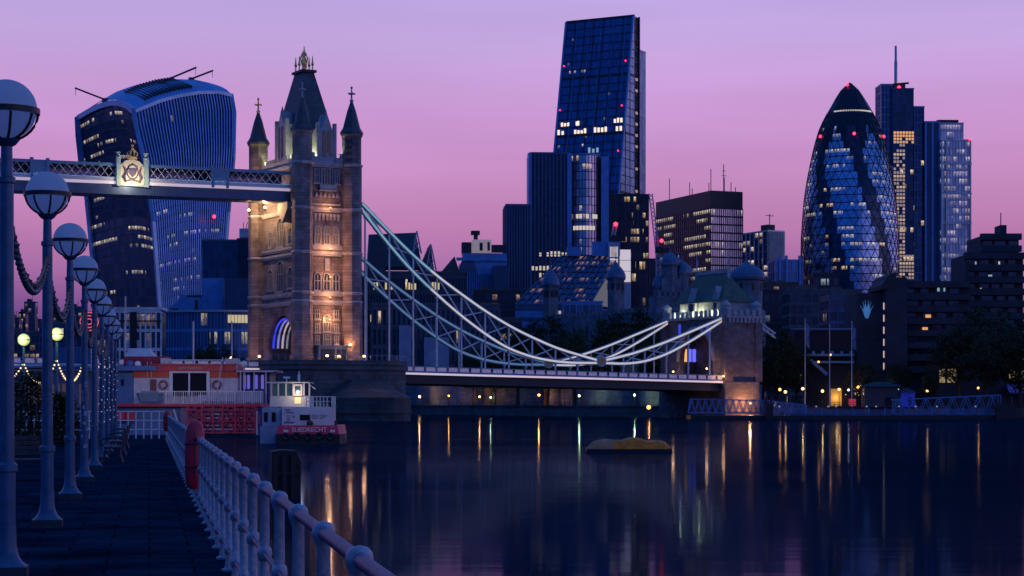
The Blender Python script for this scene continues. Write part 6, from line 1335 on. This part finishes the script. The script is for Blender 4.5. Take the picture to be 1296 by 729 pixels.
# ================================================================== PROMENADE
PLB = M('lamp_blue_black_iron', (.035, .10, .19), .38, .2, vs=6, var=.3, bump=.05)
def opal(name, col, tr, var):
    m = M(name, col, .25, vs=4, var=var); t = m.node_tree; b = t.nodes['Principled BSDF']; o = t.nodes['Material Output']; tl = nd(t, 'ShaderNodeBsdfTranslucent'); tl.inputs[0].default_value = (.9, .94, 1, 1)
    mx = nd(t, 'ShaderNodeMixShader'); mx.inputs[0].default_value = tr; t.links.new(b.outputs[0], mx.inputs[1]); t.links.new(tl.outputs[0], mx.inputs[2]); t.links.new(mx.outputs[0], o.inputs[0]); return m
GLT = opal('lamp_white_cap', (.86, .87, .88), .72, .14); GLB = opal('lamp_opal_globe', (.75, .80, .86), .78, .12); CAGE = M('lamp_cage_black', (.012, .014, .02), .4, .3, vs=5)
def promenade_lamp():
    o = thing('globe_lamp', None, 'street lamp', (0, 0, 0), A0, 'unlit globe lamps along the promenade'); H = 4.54; r = .29
    b = MB(); b.lathe([(.085, .5), (.085, 1.02), (.105, 1.03), (.105, 1.09), (.075, 1.12), (.07, 2.2), (.068, H-.72), (.085, H-.71), (.085, H-.66), (.06, H-.65), (.055, H-.36), (.09, H-.34), (.13, H-.29)], 20); b.build('post', PLB, o)
    b = MB(); b.bx(-.2, .2, -.2, .2, 0, .11, 1); b.lathe([(.19, .111), (.18, .125), (.15, .15), (.125, .19), (.106, .25), (.095, .33), (.09, .5)], 20); b.build('base', [PLB, M('plinth_dark_iron', (.02, .03, .045), .6, vs=5, var=.4)], o)
    b = MB(); b.ball((0, 0, H), r, 28, 0, 1, 0, 90, False); b.build('globe_cap', GLT, o)
    b = MB(); b.ball((0, 0, H), r-.004, 28, 0, 1, -90, 0, False); b.build('opal_globe', GLB, o)
    b = MB(); b.lathe([(r-.01, H-.045), (r+.028, H-.045), (r+.028, H+.01), (r-.01, H+.01), (r-.01, H-.045)], 28, ends=False)
    for k in range(8):
        t_ = 2*pi*k/8+.2; b.tube([((r+.012)*cos(e)*cos(t_), (r+.012)*cos(e)*sin(t_), H+(r+.012)*sin(e)) for e in [R(-80+10*i) for i in range(8)]], .014, 5)
    b.build('cage', CAGE, o); return o
LD = [18.4+7.36*k for k in range(9)]; lamp0 = promenade_lamp(); LPOS = []
LLAB = ['nearest globe lamp cut by the left picture edge', 'second globe lamp from the viewer, biggest whole globe', 'third globe lamp, its globe just above the hanging festoon', 'fourth globe lamp with stickers on its post', 'fifth globe lamp, half hidden behind the fourth', 'sixth globe lamp in front of the dark tower foot', 'seventh globe lamp with fairy lights round its post', 'eighth globe lamp with fairy lights, close to the end fence', 'farthest small globe lamp at the promenade end']
for k, D_ in enumerate(LD):
    p = Pp(D_, -1.385); LPOS.append(p)
    if k == 0: lamp0.location = p; lamp0['label'] = LLAB[0]
    else: dup(lamp0, p, A0, LLAB[k])
# stickers on the fourth post, small parts of it
b = MB(); l3 = [o for o in bpy.data.objects if o.get('label') == LLAB[3]][0]
for k in range(9):
    z = .75+.16*k+random.uniform(-.03, .03); a = -pi/2+random.uniform(-.6, .6); rr = .088 if z < 1.0 else (.108 if z < 1.12 else .078); w_ = random.uniform(.25, .5); h = random.uniform(.05, .12)
    b.face([(rr*cos(a-w_), rr*sin(a-w_), z), (rr*cos(a), rr*sin(a)-.004, z), (rr*cos(a), rr*sin(a)-.004, z+h), (rr*cos(a-w_), rr*sin(a-w_), z+h)]); b.face([(rr*cos(a), rr*sin(a)-.004, z), (rr*cos(a+w_), rr*sin(a+w_), z), (rr*cos(a+w_), rr*sin(a+w_), z+h), (rr*cos(a), rr*sin(a)-.004, z+h)])
b.build('sticker_patch', M('sticker_paper', (.35, .36, .42), .7, vs=14, var=.7), l3, recalc=False)
# festoons hung between the lamps
bm_ = MB(); bm_.ball((0, 0, 0), .042, 10); bm_.lathe([(.02, .03), (.024, .085)], 8); tmp = bm_.build('bulb', [M('bulb_glass', (.06, .07, .09), .15, .2, vs=8)], None); BULB = tmp.data; bpy.data.objects.remove(tmp)
bm_ = MB(); bm_.ball((0, 0, 0), .045, 8); tmp = bm_.build('bulb', [E('bulb_lit', (1, .72, .42), 1.5)], None); BULBL = tmp.data; bpy.data.objects.remove(tmp)
def festoon(label, a, c, sag, n, bulb, grp):
    o = thing('festoon_lights', label, 'string lights', a, 0, grp); d = (c[0]-a[0], c[1]-a[1], c[2]-a[2])
    def P(t_): return (d[0]*t_, d[1]*t_, d[2]*t_-sag*4*t_*(1-t_))
    b = MB(); b.tube([P(i/24) for i in range(25)], .016, 6)
    for i in range(n): p = P((i+.5)/n); b.bx(p[0]-.02, p[0]+.02, p[1]-.02, p[1]+.02, p[2]-.06, p[2])
    b.build('cable', BLACK, o)
    for i in range(n):
        p = P((i+.5)/n); k = bpy.data.objects.new('bulb', bulb); COL.objects.link(k); k.parent = o; k.location = (p[0], p[1], p[2]-.1); k.rotation_euler = (random.uniform(-.5, .5), random.uniform(-.5, .5), 0)
for k in range(6):
    p, c = LPOS[k], LPOS[k+1]; festoon('unlit bulb garland sagging from the %s globe lamp to the next' % ('nearest', 'second', 'third', 'fourth', 'fifth', 'sixth')[k], (p[0], p[1], 2+3.72), (c[0], c[1], 2+3.72), .62, 32, BULB, 'bulb garlands between the promenade lamps')
# fairy lights wound round the far posts
FW = E('fairy_light', (.9, .9, 1), .35)
for k in (5, 6, 7, 8):
    b = MB(); n = 18
    for i in range(n): t_ = i*2.3+random.uniform(-.4, .4); z = 1.15+2.3*i/n+random.uniform(-.03, .03); b.ball((.085*cos(t_), .085*sin(t_), z), .015, 6)
    b.tube([(.075*cos(i*.45), .075*sin(i*.45), 1.1+2.4*i/140) for i in range(141)], .006, 4, 1)
    tag(b.build('fairy_lights', [FW, BLACK], None, LPOS[k], 0), 'white fairy lights wound round the post of the %s globe lamp' % ('sixth', 'seventh', 'eighth', 'farthest')[k-5], 'string lights', 'fairy lights on the far posts')
# second row of lamps, these are lit
LIT = E('lit_globe', (.75, .85, .32), .62); prev = None; LIT2 = []
for k, (px_, py_, D_) in enumerate(((30, 430, 90), (72, 423, 84))):
    z = wz(py_, D_)-2.0; p = (wx(px_, D_), D_, 2.0); o = thing('lit_globe_lamp', ('left one of the two glowing greenish yellow globe lamps', 'right one of the two glowing greenish yellow globe lamps')[k], 'street lamp', p, 0, 'lit globe lamps on the left'); LIT2.append((p[0], p[1], 2+z-1.0))
    b = MB(); b.lathe([(.2, 0), (.1, .4), (.07, .5), (.06, z-.35), (.12, z-.3)], 12); b.build('post', PLB, o); b = MB(); b.ball((0, 0, z), .29, 18); b.build('globe', LIT, o)
    b = MB(); b.lathe([(.28, z-.03), (.305, z-.03), (.305, z+.01), (.28, z+.01), (.28, z-.03)], 18, ends=False); b.build('cage', CAGE, o); light((0, -.5, z), 40, (.85, .9, .4), .25, o)
q1, q2 = LIT2; q0 = (q1[0]-2.4, q1[1]+1, q1[2]+.1); q3 = (q2[0]+2.6, q2[1]-6, q2[2]-.1)
for k, (a, c) in enumerate(((q0, q1), (q1, q2), (q2, q3))): festoon('warm lit bulb garland %s' % ('running to the left edge from the left glowing lamp', 'sagging between the two glowing globe lamps', 'running right from the right glowing lamp to the tall posts')[k], a, c, 1.0, 22, BULBL, 'lit garlands between the glowing lamps')
# river railing with ball stanchions
RA = thing('river_railing', 'pale blue iron railing with ball stanchions along the river edge', 'railing', Pp(0, .80), A0); SC = math.sqrt(1+.19125**2)
RLP = M('railing_pale_blue_iron', (.36, .32, .38), .42, .2, vs=22, var=.4, bump=.1)
RBL = M('railing_bar_steel', (.05, .075, .15), .5, 0, vs=10, var=.3, spec=.25)
y0, y1 = 2.0*SC, 88*SC
for z, r_, nm in ((1.1, .03, 'top_rail'), (.65, .019, 'middle_rail'), (.216, .019, 'bottom_rail')):
    b = MB(); b.tube([(0, y0+(y1-y0)*i/10, z) for i in range(11)], r_, 14); b.build(nm, RBL, RA)
b = MB(); b.lathe([(.075, 0), (.075, .02), (.045, .035), (.036, .06), (.035, .17), (.045, .18), (.05, .216), (.045, .25), (.035, .262), (.034, .6), (.046, .612), (.052, .65), (.046, .688), (.034, .7), (.032, 1.03), (.04, 1.05), (.05, 1.075), (.055, 1.1), (.05, 1.128), (.034, 1.147), (.004, 1.155)], 18)
st0 = None; k = -3
while True:
    D_ = 7.22+1.482*k; k += 1
    if D_ > 88: break
    if st0 is None: st0 = b.build('ball_stanchion', RLP, RA, (0, D_*SC, 0)); continue
    c = st0.copy(); COL.objects.link(c); c.location = (0, D_*SC, 0)
# lifebuoy cases hung on the railing
LBR = M('lifebuoy_red', (.62, .015, .05), .35, vs=4, var=.12)
for D_, h, z0_, lb in ((31.0, 1.12, .28, 'large red lifebuoy case hung on the near railing'), (79, .86, .48, 'small far red lifebuoy case at the end of the railing')):
    o = thing('lifebuoy_case', lb, 'lifebuoy case', Pp(D_, .74, 2.0), A0, 'red lifebuoy cases on the railing'); o.location.z += z0_
    b = MB(); b.lathe([(.02, 0), (.09, .015), (.135, .07), (.155, .18), (.165, h*.5), (.155, h-.2), (.125, h-.07), (.08, h-.015), (.02, h)], 22, (0, -.16, 0), sq=(1, .7)); b.build('case_shell', LBR, o)
    b = MB(); b.tube([(.0, -.16-.118*min(1, sin(pi*(i+.6)/13)*1.6), h*(i+.3)/12.6) for i in range(13)], .014, 6)
    for z in (.33, .66): b.lathe([(.166, h*z-.02), (.172, h*z), (.166, h*z+.02)], 22, (0, -.16, 0), sq=(1, .7)); 
    b.build('seam_band', M('deep_red', (.2, .01, .02), .5), o)
    b = MB(); b.bar((0, -.1, h*.8), (0, .06, h*.8), .05); b.cut(); b.bar((0, -.1, h*.35), (0, .06, h*.35), .05); b.build_each('bracket', DARK, o)
# fence across the end of the promenade
FE = thing('end_fence', 'white tubular fence across the far end of the promenade', 'fence', Pp(88.5, 0), A0); b = MB()
x = .8
while x > -9: b.tube([(x, 0, 0), (x, 0, 1.28)], .035, 8); b.cut(); x -= .385*.92
b.build_each('fence_post', M('fence_white', (.70, .66, .72), .5, vs=3), FE); b = MB()
for z in (.42, .84, 1.26): b.tube([(.85, 0, z), (-9, 0, z)], .03, 8); b.cut()
b.build_each('fence_rail', M('fence_white'), FE)
# benches
IRON = M('bench_iron', (.03, .045, .07), .4, .4, vs=6); SLATW = M('bench_wood', (.05, .045, .045), .6, vs=5, var=.4)
def bench():
    o = thing('promenade_bench', None, 'bench', (0, 0, 0), A0+pi/2, 'iron ended benches on the promenade'); b = MB()
    for k in range(5): b.bx(-.8, .8, -.22+.1*k, -.14+.1*k, .44, .47)
    b.build('seat', SLATW, o); b = MB()
    for k in range(4): z = .55+.11*k; y = .27+.03*k; b.bx(-.8, .8, y, y+.025, z, z+.085)
    b.build('backrest', SLATW, o)
    for s_ in (-1, 1):
        b = MB(); x = s_*.78; b.tube([(x, -.26, 0), (x, -.2, .25), (x, -.2, .43), (x, .24, .43), (x, .36, .95)], .028, 8); b.tube([(x, .3, 0), (x, .22, .22), (x, .24, .43)], .028, 8); b.tube([(x, .29, .68), (x, .1, .72), (x, -.15, .71), (x, -.3, .64), (x, -.33, .55), (x, -.27, .5), (x, -.21, .55)], .026, 8); b.build('cast_iron_end', IRON, o)
    return o
be = bench(); BP = [(53.5, -1.05, 'first bench seen past the fourth lamp, its curled arm toward the walkway', pi/2), (61, -1.05, 'second bench farther along between lamp posts', pi/2), (69.5, -1.05, 'farthest of the benches between lamp posts', pi/2), (41, -3.1, 'dark bench at the left behind the second lamp', 0), (45, -4.6, 'dark bench at the far left beside the shrub', 0)]
for k, (D_, la, lb, rz) in enumerate(BP):
    if k == 0: be.location = Pp(D_, la); be['label'] = lb; be.rotation_euler = (0, 0, A0-pi/2)
    else: dup(be, Pp(D_, la), A0-pi/2 if rz else A0+.15, lb)
# dark shrubs behind the left bench
for k, (D_, la, w_, h, lb) in enumerate(((70, -4.4, .9, 2.6, 'tall dark evergreen shrub left of the second lamp post'), (74, -3.4, .7, 1.9, 'shorter dark shrub beside the tall evergreen'), (72, -5.6, 1.0, 2.3, 'dark shrub at the far left edge'))):
    rnd = random.Random(k+40); o = thing('evergreen_shrub', lb, 'shrub', Pp(D_, la), 0, 'evergreen shrubs on the promenade'); b = MB(); b.tube([(0, 0, 0), (.05, 0, h*.5), (0, 0, h*.9)], [.06, .04, .01], 6); b.build('stem', BARK, o); b = MB()
    for q_ in range(2600):
        t_ = rnd.random(); a = rnd.uniform(0, 2*pi); rr = w_*(1-.45*t_*t_)*math.sqrt(rnd.random())*(1+.25*sin(a*5+t_*9)); p = (rr*cos(a), rr*sin(a), .1+t_*h+rnd.uniform(-.15, .15)); s_ = rnd.uniform(.04, .085)
        n1 = nrm([rnd.gauss(0, 1) for _ in range(3)]); n2 = nrm(crs(n1, (rnd.random(), rnd.random(), rnd.random()+.1))); b.face([add3(p, n1, -s_), add3(p, n2, -s_*.6), add3(p, n1, s_), add3(p, n2, s_*.6)], rnd.randrange(3))
    b.build('foliage', LEAF, o, recalc=False)
# mooring dolphin in the water beside the promenade
MD = thing('mooring_dolphin', 'black timber mooring dolphin with slanted top beyond the railing', 'mooring post', (wx(361, 73.4), 73.4, 0), A0); q = 73.4/F
b = MB(); b.slab([(-18*q, -1), (18*q, -1), (18*q, wz(583, 73.4)), (11*q, wz(570, 73.4)), (-6*q, wz(569, 73.4)), (-18*q, wz(571, 73.4))], 'y', -.7, .7); b.build('timber_body', M('tarred_timber', (.016, .018, .022), .7, vs=3, var=.4, bump=.3), MD)
b = MB(); [b.bar((x*q, -.75, -1), (x*q, -.75, wz(575, 73.4)), .16) for x in (-14, -3, 8)]; b.bx(-18*q, 18*q, -.8, -.701, wz(600, 73.4), wz(597, 73.4)); b.build('rubbing_timber', BLACK, MD)

# ================================================================== CRANES OVER THE CITY
CRW = M('crane_pale_paint', (.30, .36, .48), .5, .2, vs=.5)
def crane(label, D_, mx_, my, base, tx, ty, lx, ly):
    q = D_/F; o = thing('tower_crane', label, 'crane', (wx(mx_, D_), D_, 2), 0, 'tower cranes over the city'); Z = lambda y: wz(y, D_)-2; X = lambda x: (x-mx_)*q
    def lat(a, c, w, n):
        b = MB(); d = add3(c, a, -1)
        P = lambda t_, s_: (a[0]+d[0]*t_+s_*w, a[1], a[2]+d[2]*t_)
        for s_ in (-1, 1): b.bar(P(0, s_), P(1, s_), .5, .5, (0, 1, 0))
        for i in range(n): b.bar(P(i/n, -1), P((i+1)/n, 1), .3, .3, (0, 1, 0)); b.bar(P(i/n, 1), P((i+1)/n, -1), .3, .3, (0, 1, 0))
        return b
    lat((0, 0, 0), (0, 0, Z(my)), 1.1, 22).build('mast', CRW, o); lat((X(mx_-1), 0, Z(my)), (X(tx), 0, Z(ty)), .9, 14).build('jib', CRW, o)
    b = MB(); b.bx(-1.6, 2.4, -1.3, 1.3, Z(my)-1, Z(my)+2.2); b.bx(2.5, 6, -1, 1, Z(my)-.4, Z(my)+1.6); b.build('cab_and_counterweight', DARK, o)
    MB().ball((X(lx), -1.6, Z(ly)), 1.0, 6).build('warning_light', RED, o)
crane('tall pale tower crane with raised jib left of the square office tower', 1000, 833, 318, 330, 823.5, 245, 837, 305)
crane('small pale tower crane with red light before the dark glass block', 900, 776, 304, 330, 779.5, 282, 779, 284)

# strings of tiny lights in the low trees of the quay
for px_, py_, D_, lb in ((1096, 494, 438, 'tiny warm lights strung through the low tree by the hotel sign wall'), (1128, 496, 437, 'tiny white lights strung through the low tree by the hotel stair shaft')):
    b = MB(); rnd = random.Random(px_)
    for k in range(34): b.ball((rnd.gauss(0, 1.9), rnd.gauss(0, .6), rnd.gauss(0, .6)-abs(rnd.gauss(0, .3))), rnd.uniform(.05, .10), 5)
    b.tube([(-3+.3*k, .3*sin(k*1.7), .4*sin(k*.9)) for k in range(21)], .02, 4, 1)
    tag(b.build('tree_lights', [E('tree_light_%d' % px_, (1, .72, .4) if px_ == 1096 else (.9, .9, 1), 1.6), BLACK], None, (wx(px_, D_), D_, wz(py_, D_))), lb, 'string lights')
